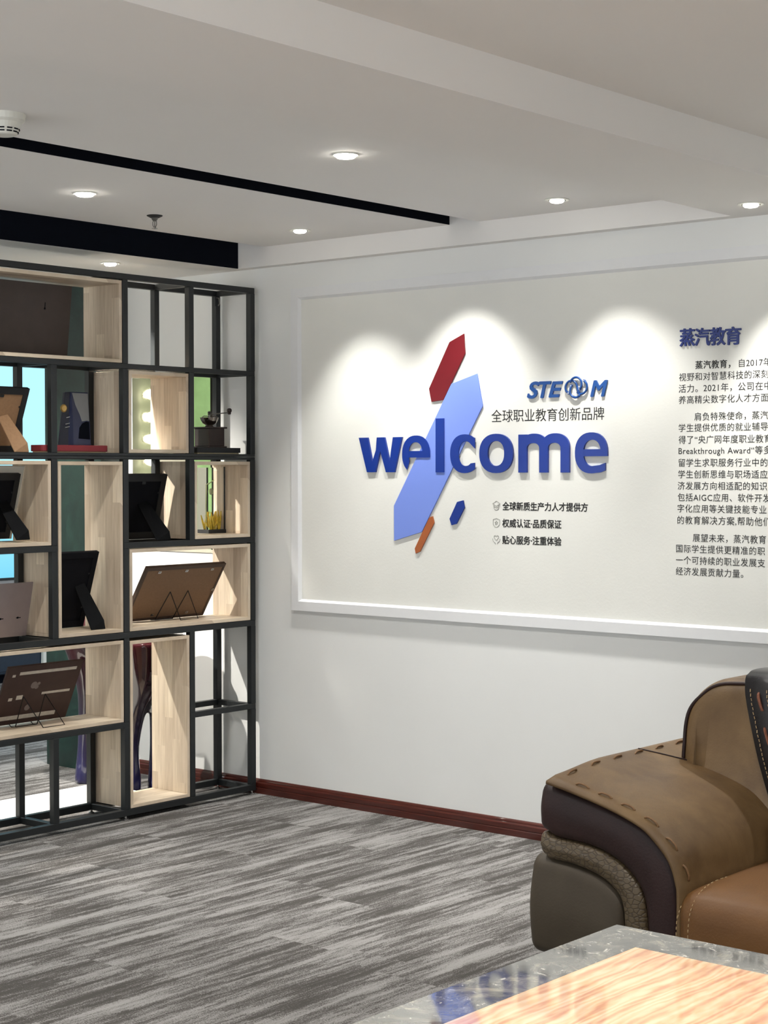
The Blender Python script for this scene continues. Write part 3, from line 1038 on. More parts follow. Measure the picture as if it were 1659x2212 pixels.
for k in (0, 2, 4, 6):
    for x in (SX1 - TT / 2, SX0 + TT / 2):
        MB().lathe([(0.012, 0.0), (0.012, 0.006), (0.005, 0.008), (0.005, 0.018)], (x, PY[k] - TT / 2, 0.0), 12).build('levelling_foot', M['chrome'], low)
# short posts where a rail is interrupted by a cubby
for k, z0, z1 in ((2, 1.126, 1.150), (3, 1.126, 1.150), (1, 0.384, 0.408), (2, 0.384, 0.408)):
    for x0 in (SX1 - TT, SX0):
        MB().box(x0 + 0.0004, x0 + TT - 0.0004, PY[k] - TT + 0.0004, PY[k] - 0.0004, z0, z1).build('post', M['black_steel'], low)
MB().box(SX0 + TT, SX0 + TT + 0.004, -0.068, -0.064, 2.185, 2.232).build('wall_bracket', M['black_steel'], upp)
MB().tube([(SX0 + TT + 0.004, -0.060, 2.225), (SX0 + TT + 0.010, -0.050, 2.222), (SX0 + TT + 0.012, -0.048, 2.200), (SX0 + TT + 0.006, -0.052, 2.190)], 0.003, 6).build('wall_bracket', M['steel'], upp)

BT = 0.0145


def cubby(ka, kb, z0, z1, root, label=None):
    """open oak box between post lines ka (left) and kb (right)"""
    y0, y1 = PY[ka] + 0.004, PY[kb] - TT - 0.004
    x0, x1 = -0.226, -0.001
    b = bpy.data.objects.new('cubby_box', None)
    COL.objects.link(b)
    b.location = ((x0 + x1) / 2, (y0 + y1) / 2, z0)
    b.empty_display_size = 0.02
    adopt(b, root)
    for ya, yb in ((y0, y0 + BT), (y1 - BT, y1)):
        MB().box(x0, x1, ya, yb, z0 + BT, z1 - BT).build('side_board', M['wood'], b, bevel=0.0008, seg=1)
    MB().box(x0, x1, y0, y1, z0, z0 + BT).build('bottom_board', M['wood'], b, bevel=0.0008, seg=1)
    MB().box(x0, x1, y0, y1, z1 - BT, z1).build('top_board', M['wood'], b, bevel=0.0008, seg=1)


cubby(4, 2, 1.889, 2.226, upp)
cubby(2, 1, 1.521, 1.860, upp)
cubby(4, 3, 1.152, 1.486, low)
cubby(3, 2, 0.782, 1.484, low)
cubby(1, 0, 1.152, 1.486, low)
cubby(2, 0, 0.782, 1.122, low)
cubby(4, 2, 0.410, 0.748, low)
cubby(2, 1, 0.047, 0.742, low)


# ---------------------------------------------------------------- things on the shelves (all seen from behind)
def leaning(yl, yr, z0, z1, xb, xt, thick):
    """a slab that leans: bottom edge at x=xb, top edge at x=xt; the back faces the room"""
    d = Vector((xt - xb, 0, z1 - z0)).normalized()
    nrm = Vector((d.z, 0, -d.x))      # towards the room

    def P(u, v, w):
        """u: 0 left..1 right, v: 0 bottom..1 top, w: distance out of the back face"""
        p = Vector((xb + (xt - xb) * v, yl + (yr - yl) * u, z0 + (z1 - z0) * v)) + nrm * w
        return p
    return P


def slab(P, u0, u1, v0, v1, w0, w1):
    return MB().hexa([P(u0, v0, w0), P(u1, v0, w0), P(u1, v1, w0), P(u0, v1, w0)], [P(u0, v0, w1), P(u1, v0, w1), P(u1, v1, w1), P(u0, v1, w1)])


def easel_frame(label, yl, yr, z0, z1, xb, xt, frame_m, back_m, leg_m, leg_y, leg_w, foot_x=-0.045, border=0.05, hinge_v=0.55, hook=True, front_m=None, front_over=0.0):
    t = thing('photo_frame', label, 'picture frame', (xb, (yl + yr) / 2, z0), 'picture frames turned away on the shelves')
    P = leaning(yl, yr, z0, z1, xb, xt, 0.02)
    w, h = yr - yl, z1 - z0
    bu, bv = border / w * 0.5, border / h * 0.5
    fm = MB()
    for a in ((0, 1, 0, bv), (0, 1, 1 - bv, 1), (0, bu, bv, 1 - bv), (1 - bu, 1, bv, 1 - bv)):
        q = slab(P, a[0], a[1], a[2], a[3], -0.018, 0.0)
        fm.add(q.v, q.f)
    fm.build('border', frame_m, t)
    slab(P, bu, 1 - bu, bv, 1 - bv, -0.010, -0.004).build('back_board', back_m, t)
    if front_m:
        o = front_over
        slab(P, -o / w, 1 + o / w, -o / h * 0.3, 1 + o / h, -0.026, -0.0185).build('front_sheet', front_m, t)['label'] = 'pale sheet edge showing round the back'
    # strut leg
    hp = P((leg_y - yl) / w, hinge_v, 0.0)
    fz = z0 + 0.0012
    lw = leg_w
    top_l, top_r = Vector((hp.x, leg_y - lw * 0.36, hp.z)), Vector((hp.x, leg_y + lw * 0.22, hp.z + 0.012))
    foot = Vector((foot_x, leg_y, fz))
    kn = Vector((foot_x - 0.004, leg_y + lw * 0.46, fz + 0.035))
    knl = Vector((foot_x - 0.012, leg_y - lw * 0.46, fz + 0.02))
    out = [foot + Vector((0, -lw * 0.36, 0)), foot + Vector((0, lw * 0.5, 0)), kn, top_r, top_l]
    off = Vector((-0.003, 0, -0.002))
    MB().hexa(out, [p + off for p in out]).build('strut_leg', leg_m, t)
    if hook:
        u = 0.5
        slab(P, u - 0.010 / w, u + 0.010 / w, 1 - bv - 0.012 / h, 1 - bv - 0.002 / h, -0.004, -0.0005).build('hanger', M['steel'] if frame_m is not M['black'] else M['black_steel'], t)
    for v in (0.25, 0.7):
        slab(P, 1 - bu - 0.006 / w, 1 - bu, v, v + 0.006 / h, -0.004, -0.001).build('turn_clip', M['black'], t)
    return t


# top cubby: big dark board
t = thing('picture_board', 'large dark brown picture board seen from the back in the top left cubby', 'picture', (-0.2, -1.2, 1.905))
P = leaning(-1.492, -0.925, 1.9045, 2.204, -0.205, -0.170, 0.02)
slab(P, 0, 1, 0, 1, -0.016, 0).build('board', M['dark_board'], t, bevel=0.001, seg=1)
slab(P, 0.762, 0.768, 0.66, 0.75, 0, 0.0006).build('keyhole_slot', M['slot'], t)
slab(P, 0.758, 0.772, 0.655, 0.68, 0, 0.0006).build('keyhole_slot', M['slot'], t)

easel_frame('black bordered frame with tan card back and strut leg, left of the red case', -1.45, -1.197, 1.5200, 1.772, -0.205, -0.103, M['black'], M['tan_card'], M['tan_card'], -1.29, 0.08, border=0.05)
easel_frame('black backed frame with a pale sheet showing round its edge in the left middle cubby', -1.462, -1.225, 1.1765, 1.434, -0.205, -0.128, M['black'], M['velvet'], M['leg_black'], -1.285, 0.075, front_m=M['white_plastic'], front_over=0.026)
easel_frame('all black frame with a strut leg in the tall cubby before the green pillar', -1.098, -0.848, 0.7975, 1.112, -0.205, -0.100, M['velvet'], M['velvet'], M['leg_black'], -0.907, 0.085, hook=False)
easel_frame('dark grey frame with a strut leg standing directly above the brown framed picture', -0.690, -0.438, 1.1515, 1.430, -0.205, -0.130, M['black'], M['velvet'], M['leg_black'], -0.545, 0.092, border=0.06)

# grey metal plate
t = thing('metal_plate', 'pinkish grey metal plate with two keyhole slots leaning on the lower left shelf', 'plaque', (-0.2, -1.33, 0.78))
P = leaning(-1.52, -1.150, 0.7815, 1.000, -0.198, -0.148, 0.01)
slab(P, 0, 1, 0, 1, -0.006, 0).build('plate', M['grey_plate'], t, bevel=0.001, seg=1)
for u in (0.60, 0.83):
    slab(P, u, u + 0.06, 0.345, 0.36, 0, 0.0006).build('keyhole_slot', M['slot'], t)
    slab(P, u + 0.01, u + 0.03, 0.335, 0.37, 0, 0.0007).build('keyhole_slot', M['slot'], t)

# red slab and the navy trophy on it
t = thing('red_case', 'flat dark red case with rounded ends lying on the shelf under the navy trophy', 'case', (-0.1, -1.0, 1.52))
pl = []
for (cy, a0, a1) in ((-1.165, 90, 270), (-0.85, -90, 90)):
    for k in range(9):
        a = math.radians(a0 + (a1 - a0) * k / 8)
        pl.append((cy, a))


def stadium(x0, x1, ya, yb, r, n=6):
    out = []
    for cx_, cy_, s in ((x1 - r, yb - r, 0), (x0 + r, yb - r, 90), (x0 + r, ya + r, 180), (x1 - r, ya + r, 270)):
        for k in range(n + 1):
            a = math.radians(s + 90 * k / n)
            out.append((cx_ + r * math.cos(a), cy_ + r * math.sin(a)))
    return out


pl = stadium(-0.135, -0.045, -1.180, -0.838, 0.02)
MB().hexa([(x, y, 1.5245) for x, y in pl], [(x, y, 1.550) for x, y in pl]).build('lid', M['red_box'], t, bevel=0.002)
pl2 = stadium(-0.130, -0.05, -1.175, -0.843, 0.02)
MB().hexa([(x, y, 1.5195) for x, y in pl2], [(x, y, 1.5245) for x, y in pl2]).build('base_tray', M['cream'], t)
t = thing('trophy', 'dark navy trophy with a brass disc, standing on the dark red case', 'trophy', (-0.12, -0.96, 1.55))
b0 = [(-0.135, -1.030), (-0.105, -1.028), (-0.105, -0.890), (-0.135, -0.890)]
MB().hexa([(-0.132, -1.000, 1.5505), (-0.10, -0.980, 1.5505), (-0.10, -0.888, 1.5505), (-0.132, -0.888, 1.5505)],
          [(-0.15, -0.985, 1.768), (-0.12, -0.975, 1.768), (-0.12, -0.886, 1.768), (-0.15, -0.886, 1.768)]).build('body', M['navy'], t, bevel=0.002)
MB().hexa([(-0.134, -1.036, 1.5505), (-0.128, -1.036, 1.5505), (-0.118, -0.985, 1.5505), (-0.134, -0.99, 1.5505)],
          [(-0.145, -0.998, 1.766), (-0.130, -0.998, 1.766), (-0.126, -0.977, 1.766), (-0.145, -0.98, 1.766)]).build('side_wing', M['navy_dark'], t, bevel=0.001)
# pale window and dark arch lie on the sloping face x = -0.10 .. -0.12


def face_x(z): return -0.10 - 0.02 * (z - 1.55) / 0.218 + 0.0008
win = [(-0.971, 1.764), (-0.889, 1.764), (-0.891, 1.650), (-0.903, 1.652), (-0.929, 1.648), (-0.938, 1.675), (-0.958, 1.715)]
MB().hexa([(face_x(z) - 0.002, y, z) for y, z in win], [(face_x(z), y, z) for y, z in win]).build('window_inlay', M['light_grey'], t)
ar = [(-0.952, 1.578), (-0.893, 1.575), (-0.893, 1.646), (-0.908, 1.648), (-0.928, 1.640), (-0.944, 1.622)]
MB().hexa([(face_x(z) - 0.002, y, z) for y, z in ar], [(face_x(z) + 0.0008, y, z) for y, z in ar]).build('arch_inlay', M['slot'], t)
for z in (1.622, 1.636, 1.662):
    MB().hexa([(-0.1235, -1.018 + (z - 1.55) * 0.17, z - 0.0012), (-0.117, -0.990 + (z - 1.55) * 0.04, z + 0.003), (-0.117, -0.990 + (z - 1.55) * 0.04, z + 0.006), (-0.1235, -1.018 + (z - 1.55) * 0.17, z + 0.0018)],
              [(-0.122, -1.018 + (z - 1.55) * 0.17, z - 0.0012), (-0.1155, -0.990 + (z - 1.55) * 0.04, z + 0.003), (-0.1155, -0.990 + (z - 1.55) * 0.04, z + 0.006), (-0.122, -1.018 + (z - 1.55) * 0.17, z + 0.0018)]).build('stripe', M['chrome'], t)
MB().lathe([(0.012, -0.004), (0.0165, -0.002), (0.0165, 0.002), (0.012, 0.004)], (-0.115, -1.018, 1.700), 20, 'x').build('disc', M['brass'], t)

# coffee grinder on its dark board
t = thing('display_board', 'flat dark book-like board on the right open shelf under the coffee grinder', 'board', (-0.115, -0.222, 1.519))
pl = stadium(-0.20, -0.035, -0.352, -0.085, 0.006, 3)
MB().hexa([(x, y, 1.5245) for x, y in pl], [(x, y, 1.5465) for x, y in pl]).build('cover', M['black'], t, bevel=0.001)
pl = stadium(-0.196, -0.040, -0.345, -0.09, 0.006, 3)
MB().hexa([(x, y, 1.5195) for x, y in pl], [(x, y, 1.5245) for x, y in pl]).build('pale_base', M['cream'], t)
gx, gy, gz = -0.125, -0.192, 1.547
t = thing('coffee_grinder', 'small antique hand coffee grinder with a wooden drawer box and metal bowl', 'coffee grinder', (gx, gy, gz))
MB().box(gx - .055, gx + .055, gy - .055, gy + .055, gz, gz + .007).build('foot_plate', M['dark_wood'], t, bevel=0.002)
MB().box(gx - .047, gx + .047, gy - .047, gy + .047, gz + .007, gz + .085).build('box', M['dark_wood'], t, bevel=0.002)
MB().box(gx - .056, gx + .056, gy - .056, gy + .056, gz + .085, gz + .092).build('lid', M['dark_wood'], t, bevel=0.002)
MB().lathe([(.016, .092), (.020, .095), (.016, .100), (.030, .108), (.038, .122), (.041, .132), (.042, .134), (.036, .134), (.03, .12), (.012, .112)], (gx, gy, gz), 24).build('bowl', M['bowl_metal'], t, smooth=True)
for s in (0, 1, 2):
    a = s * 2.1 + 0.4
    MB().tube([(gx + .041 * math.cos(a), gy + .041 * math.sin(a), gz + .133), (gx + .03 * math.cos(a), gy + .03 * math.sin(a), gz + .140), (gx, gy, gz + .140)], .0022, 6).build('bridge', M['bowl_metal'], t)
MB().lathe([(.005, .108), (.005, .146), (.009, .149), (.006, .153), (.009, .157), (.004, .162)], (gx, gy, gz), 14).build('spindle_knob', M['steel'], t)
MB().tube([(gx, gy, gz + .148), (gx + .012, gy + .04, gz + .152), (gx + .012, gy + .112, gz + .158)], .0026, 6).build('crank', M['steel'], t)
MB().lathe([(.005, .150), (.008, .153), (.0075, .158), (.011, .164), (.011, .172), (.007, .177), (.002, .178)], (gx + .012, gy + .112, gz), 14).build('crank_knob', M['dark_wood'], t)

# glass display case with coral
hx, hy, hz = -0.175, -0.135, 1.1675
t = thing('display_case', 'narrow glass case with yellow coral on a black base in the right middle cubby', 'display case', (hx, hy, hz))
MB().box(hx - .04, hx + .04, hy - .054, hy + .054, hz, hz + .016).build('base', M['black'], t, bevel=0.001)
MB().box(hx - .034, hx + .034, hy - .050, hy + .048, hz + .0165, hz + .292).build('glass_cover', M['glass'], t)
MB().box(hx + .030, hx + .036, hy + .0485, hy + .053, hz + .016, hz + .296).build('edge_strip', M['black'], t)
cm = MB()
random.seed(3)
for k in range(20):
    a, l = random.uniform(-0.9, 0.9), random.uniform(.03, .085)
    bx, by = hx + random.uniform(-.02, .02), hy + random.uniform(-.03, .034)
    p0 = Vector((bx, by, hz + .017))
    p1 = p0 + Vector((random.uniform(-.01, .01), a * .02, l * .6))
    p2 = p1 + Vector((0, a * .012, l * .4))
    p2.y = max(hy - .045, min(hy + .042, p2.y)); p2.x = max(hx - .03, min(hx + .03, p2.x))
    cm.tube([p0, p1, p2], [.006, .0045, .0022], 6)
cm.build('coral', M['coral'], t)
MB().tube([(hx, hy - .028, hz + .017), (hx, hy - .030, hz + .12), (hx, hy - .026, hz + .215), (hx, hy + .014, hz + .236)], .0028, 6).build('stem', M['stem'], t)
MB().ball((hx + .006, hy - .008, hz + .185), .013, 14, 8, (.3, 1, 1.15)).build('seed_disc', M['stem'], t)


def wire_easel(label, yc, z, half, xf, xb, tip_z, tip_x, dy):
    """two bent wire triangles joined by a front loop"""
    t = thing('wire_easel', label, 'easel', (xf, yc, z), 'wire easels in the cubbies')
    r = 0.0021
    zz = z + r
    front = [(tip_x, yc - half - dy, tip_z), (xf, yc - half + 0.012, zz), (xf, yc + half, zz), (tip_x, yc + half - dy - 0.012, tip_z)]
    MB().tube(front, r, 6).build('front_loop', M['wire'], t)
    for s in (-1, 1):
        y = yc - half - dy if s < 0 else yc + half - dy - 0.012
        MB().tube([(tip_x, y, tip_z), (xb + 0.01, y - 0.010, zz + 0.002), (xb - 0.006, y - 0.018, zz + 0.001), (xb - 0.010, y - 0.026, zz + 0.012)], r, 6).build('back_leg', M['wire'], t)
    MB().tube([(xb + 0.01, yc - half - dy - 0.010, zz + 0.002), (xb + 0.01, yc + half - dy - 0.022, zz + 0.002)], r, 6).build('cross_wire', M['wire'], t)
    return t


wire_easel('black wire easel holding the brown framed picture in the wide cubby', -0.347, 0.7965, 0.058, -0.100, -0.190, 0.925, -0.092, 0.055)
t = thing('framed_picture', 'brown picture frame with a tan back and metal clips leaning in the wide cubby', 'picture frame', (-0.2, -0.4, 0.80))
P = leaning(-0.628, -0.166, 0.800, 1.037, -0.200, -0.050, 0.02)
fm = MB()
for a in ((0, 1, 0, .045), (0, 1, .94, 1), (0, .022, .045, .94), (.978, 1, .045, .94)):
    q = slab(P, *a, -0.014, 0.002)
    fm.add(q.v, q.f)
fm.build('border', M['brown_frame'], t)
slab(P, .022, .978, .045, .94, -0.008, -0.001).build('back_board', M['tan_card2'], t)
for u, v in ((.16, .90), (.50, .90), (.83, .90), (.30, .09), (.74, .09), (.955, .50)):
    slab(P, u, u + .035, v - .018, v + .022, -0.001, 0.002).build('clip', M['chrome'], t)
    slab(P, u + .010, u + .022, v - .004, v + .012, 0.002, 0.0028).build('clip', M['steel'], t)

wire_easel('black wire easel holding the dark plaque in the lower left cubby', -1.136, 0.4245, 0.060, -0.050, -0.150, 0.552, -0.100, 0.045)
t = thing('plaque', 'dark brown plaque with strips of old tape and glue spots on a wire easel', 'plaque', (-0.2, -1.15, 0.43))
P = leaning(-1.322, -0.945, 0.4285, 0.673, -0.205, -0.085, 0.02)
slab(P, 0, 1, 0, 1, -0.012, 0).build('board', M['dark_plaque'], t, bevel=0.001, seg=1)
for u0, u1, v0, v1, m in ((.17, .93, .855, .905, 'tape'), (.08, .12, .83, .87, 'tape'), (.06, .82, .085, .155, 'tape'), (.55, .93, .475, .515, 'tape'), (.12, .17, .42, .47, 'tape'), (.22, .30, .43, .50, 'tape')):
    slab(P, u0, u1, v0, v1, 0, 0.0008).build('tape_strip', M[m], t)
for u, v, r in ((.41, .655, .016), (.45, .62, .010), (.47, .675, .007), (.41, .27, .014)):
    c0 = P(u, v, 0.0)
    d1, d2 = P(u + .01, v, 0) - c0, P(u, v + .01, 0) - c0
    d1.normalize(); d2.normalize()
    ring_p = [c0 + d1 * r * math.cos(2 * math.pi * k / 14) + d2 * r * math.sin(2 * math.pi * k / 14) for k in range(14)]
    nn = d1.cross(d2) * (1 if d1.cross(d2).x > 0 else -1)
    MB().hexa(ring_p, [p + nn * 0.0008 for p in ring_p]).build('glue_spot', M['glue'], t)

# ---------------------------------------------------------------- behind the shelves
tag(MB().box(-0.632, -0.282, -3.2, -0.425, 0, 0.03).build('low_plinth', M['white_paint'], bevel=0.004), 'low white plinth on the carpet right behind the shelves', 'plinth')
t = thing('wall_mirror', 'gold tinted wall mirror hanging behind the right end of the shelves', 'mirror', (-0.55, 0, 1.07))
mx0_, mx1_, mz0_, mz1_ = -0.832, -0.262, 1.068, 1.905
MB().hexa([(mx0_, -0.002, mz0_), (mx1_, -0.002, mz0_), (mx1_, -0.002, mz1_), (mx0_, -0.002, mz1_)], [(mx0_ + .02, -0.034, mz0_ + .02), (mx1_ - .02, -0.034, mz0_ + .02), (mx1_ - .02, -0.034, mz1_ - .02), (mx0_ + .02, -0.034, mz1_ - .02)]).build('mirror_glass', M['mirror'], t)

# statue: lacquered horse-like figure
t = thing('statue', 'glossy red and purple lacquered animal statue on the carpet behind the shelves', 'statue', (-0.65, -0.33, 0))
s = MB()


def limb(pts, rs): s.tube(spline([tuple(p) + (r,) for p, r in zip(pts, rs)], 6) and [p[:3] for p in spline([tuple(p) + (r,) for p, r in zip(pts, rs)], 6)], [p[3] for p in spline([tuple(p) + (r,) for p, r in zip(pts, rs)], 6)], 16)


limb([(-.90, -.33, .68), (-.80, -.33, .70), (-.60, -.33, .69), (-.42, -.33, .72), (-.34, -.33, .71)], [.03, .115, .12, .125, .05])
limb([(-.86, -.33, .72), (-.80, -.33, .85), (-.72, -.33, .96), (-.66, -.33, .98)], [.10, .075, .055, .045])
limb([(-.70, -.33, .98), (-.62, -.33, .93), (-.56, -.33, .86)], [.05, .042, .03])
limb([(-.82, -.37, .66), (-.79, -.37, .45), (-.80, -.37, .22), (-.805, -.37, .06), (-.81, -.37, .0)], [.09, .045, .033, .042, .045])
limb([(-.80, -.27, .66), (-.74, -.27, .45), (-.73, -.27, .22), (-.74, -.27, .0)], [.09, .045, .033, .045])
limb([(-.40, -.37, .68), (-.40, -.37, .55), (-.45, -.37, .38), (-.475, -.37, .2), (-.475, -.37, .06), (-.48, -.37, .0)], [.12, .10, .055, .035, .042, .046])
limb([(-.38, -.27, .68), (-.36, -.27, .52), (-.40, -.27, .36), (-.42, -.27, .2), (-.42, -.27, .0)], [.11, .085, .048, .033, .045])
s.v = [(x, y + 0.025, z) for x, y, z in s.v]
st = s.build('body', M['statue'], t)
rm = st.modifiers.new('remesh', 'REMESH'); rm.mode = 'VOXEL'; rm.voxel_size = 0.011; rm.use_smooth_shade = True
sm = st.modifiers.new('smooth', 'SMOOTH'); sm.factor = 0.6; sm.iterations = 8

# far room
t = thing('display_screen', 'bright light blue lit screen on the far wall beyond the green pillar', 'screen', (-4.6, 2.4, 0.75))
MB().box(-4.648, -4.60, -0.6, 4.6, 0.66, 2.30).build('casing', M['black'], t)
MB().box(-4.60, -4.597, -0.58, 4.58, 0.68, 2.28).build('screen', M['screen'], t)
t = thing('console', 'long dark blue low console below the lit screen on the far wall', 'cabinet', (-4.3, 2.2, 0))
MB().box(-4.60, -4.10, -0.4, 4.4, 0.06, 0.48).build('body', M['console'], t, bevel=0.01)
MB().box(-4.56, -4.14, -0.36, 4.36, 0.0, 0.06).build('plinth', M['slot'], t)
for k in range(4):
    MB().box(-4.102, -4.096, -0.38 + k * 1.2, 0.78 + k * 1.2, 0.08, 0.46).build('door', M['console'], t, bevel=0.004)
t = thing('sign_stand', 'slim white floor stand just beyond the green pillar', 'stand', (-2.9, 1.10, 0))
MB().box(-3.0, -2.8, 0.95, 1.25, 0.0, 0.012).build('base', M['white_plastic'], t)
MB().hexa([(-2.915, 1.075, .012), (-2.885, 1.075, .012), (-2.885, 1.125, .012), (-2.915, 1.125, .012)], [(-2.905, 1.09, .62), (-2.895, 1.09, .62), (-2.895, 1.11, .62), (-2.905, 1.11, .62)]).build('post', M['white_plastic'], t)

BY = -3.13
# things the mirror shows: a lamp-framed green picture, an orange cabinet, linear lights
t = thing('green_picture', 'bright green picture on the wall of the room behind, seen in the mirror', 'picture', (-4.6, -3.5, 1.7))
MB().box(-4.648, -4.63, -3.43, -2.7, 1.2, 2.02).build('border', M['white_plastic'], t)
MB().box(-4.63, -4.627, -3.41, -2.72, 1.22, 2.0).build('print', M['green_print'], t)
t = thing('green_picture', 'second tall green picture further along the same wall, seen in the mirror', 'picture', (-4.6, -4.2, 1.7))
MB().box(-4.648, -4.63, -4.6, -3.95, 0.6, 2.26).build('border', M['white_plastic'], t)
MB().box(-4.63, -4.627, -4.58, -3.97, 0.62, 2.24).build('print', M['green_print'], t)
t = thing('orange_cabinet', 'orange wooden cabinet with a gabled top below the green picture', 'cabinet', (-4.45, -3.2, 0))
MB().hexa([(-4.62, -3.415, 0), (-4.62, -2.95, 0), (-4.62, -2.95, 1.68), (-4.62, -3.18, 1.80), (-4.62, -3.415, 1.70)], [(-4.35, -3.415, 0), (-4.35, -2.95, 0), (-4.35, -2.95, 1.68), (-4.35, -3.18, 1.80), (-4.35, -3.415, 1.70)]).build('body', M['orange_wood'], t, bevel=0.004)
for z in (0.1, 0.65, 1.18):
    MB().box(-4.352, -4.335, -3.40, -2.965, z, z + 0.5).build('door', M['orange_wood'], t, bevel=0.004)
t = thing('lamp_board', 'narrow white upright board carrying the column of globe bulbs', 'board', (-4.15, BY, 0))
MB().box(-4.22, -4.17, BY - .16, BY + .16, 0.0, 2.12).build('upright', M['olive_board'], t)
MB().box(-4.32, -4.07, BY - .12, BY + .12, 0.0, 0.02).build('foot', M['white_plastic'], t)
for k in range(7):
    z = 1.02 + k * 0.163
    t = thing('bulb_lamp', 'one of a column of bare globe bulbs beside the green picture', 'lamp', (-4.17, BY, z), 'globe bulbs in a column')
    MB().lathe([(.02, 0), (.02, .03)], (-4.1695, BY, z), 12, 'x').build('socket', M['white_plastic'], t)
    MB().ball((-4.108, BY, z), .036, 14, 10).build('globe', M['bulb'], t, smooth=True)
for x, y in ((-3.6, -3.1), (-3.6, -4.1)):
    t = thing('linear_lamp', 'slim white linear lamp under the ceiling of the room behind' if y > -3.5 else 'second slim linear lamp further from the shelves', 'ceiling light', (x, y, 2.2))
    MB().box(x - .5, x + .5, y - .03, y + .03, 2.13, 2.155).build('diffuser', M['tube_lamp'], t)
    MB().box(x - .52, x + .52, y - .035, y + .035, 2.155, 2.19).build('housing', M['white_plastic'], t)
    for dx in (-.4, .4):
        MB().tube([(x + dx, y, 2.19), (x + dx, y, Z_LOW)], .002, 5).build('cable', M['steel'], t)

# ---------------------------------------------------------------- leather sofa
so = thing('leather_sofa', 'large brown leather sofa with a layered scroll arm in front of the sign wall', 'sofa', (3.7, -1.1, 0))
SXR = 5.9       # mirror line * 2 for the right arm
P_ = [(2.68, .585), (2.757, .570), (2.873, .542), (2.970, .509), (3.018, .478), (3.066, .427), (3.087, .373), (3.092, .324), (3.092, .10)]
D_ = [(2.641, .447), (2.696, .435), (2.798, .428), (2.868, .410), (2.927, .377), (2.971, .325), (2.986, .245), (2.988, .10)]
C_ = [(2.644, .382), (2.670, .371), (2.747, .367), (2.824, .351), (2.873, .327), (2.903, .294), (2.913, .236), (2.915, .10)]
Ps, Ds, Cs = spline(P_, 6), spline(D_, 6), spline(C_, 6)


def resample(P, n):
    P = spline(P, 8)
    L = [0]
    for i in range(1, len(P)): L.append(L[-1] + math.hypot(P[i][0] - P[i - 1][0], P[i][1] - P[i - 1][1]))
    out, j = [], 0
    for k in range(n):
        d = L[-1] * k / (n - 1)
        while j < len(P) - 2 and L[j + 1] < d: j += 1
        f = min(1, max(0, (d - L[j]) / max(L[j + 1] - L[j], 1e-9)))
        out.append((P[j][0] + (P[j + 1][0] - P[j][0]) * f, P[j][1] + (P[j + 1][1] - P[j][1]) * f))
    return out


def roll(O, I, y0, yb, r, mx=None, n=44, bulge=0.004):
    """padded roll between an outer and an inner curve in (x, z), rounded at the front and at its left end"""
    O, I = resample(O, n), resample(I, n)
    rows = []
    for k in range(6):
        a = math.pi / 2 * (1 - k / 6)
        rows.append((O[0], I[0], -r * math.sin(a), r * (1 - math.cos(a)), 0.45 * r * (1 - math.cos(a))))
    rows += [(O[i], I[i], 0, 0, 0) for i in range(n)]
    vs = []
    for o, i, dx, dy, ins in rows:
        d = Vector((o[0] - i[0], o[1] - i[1]))
        T = max(d.length, 1e-4)
        d = d / T
        rr = min(r, T * 0.48)
        prof = [(ins, yb)]
        for k in range(6):
            a = math.pi / 2 * k / 5
            prof.append((ins + (rr - rr * math.sin(a)) * (1 - ins / T), y0 + dy + rr - rr * math.cos(a) ) if False else (ins + rr * (1 - math.cos(a)), y0 + dy + rr * (1 - math.sin(a))))
        for k in range(1, 6):
            u = k / 6
            prof.append((ins + rr + (T - 2 * rr - 2 * ins) * u, y0 + dy - bulge * math.sin(math.pi * u)))
        for k in range(6):
            a = math.pi / 2 * (1 - k / 5)
            prof.append((T - ins - rr * (1 - math.cos(a)), y0 + dy + rr * (1 - math.sin(a))))
        prof.append((T - ins, yb))
        for t_, y in prof:
            x, z = i[0] + d[0] * t_ + dx, i[1] + d[1] * t_
            vs.append((mx - x if mx else x, y, z))
    m = len(prof)
    fs = []
    for q in range(len(rows) - 1):
        for k in range(m - 1):
            a = q * m + k
            fs.append((a, a + 1, a + m + 1, a + m))
        fs.append((q * m + m - 1, q * m, (q + 1) * m, (q + 1) * m + m - 1))
    fs.append(tuple(range(m))[::-1])
    fs.append(tuple((len(rows) - 1) * m + k for k in range(m)))
    return MB().add(vs, fs)


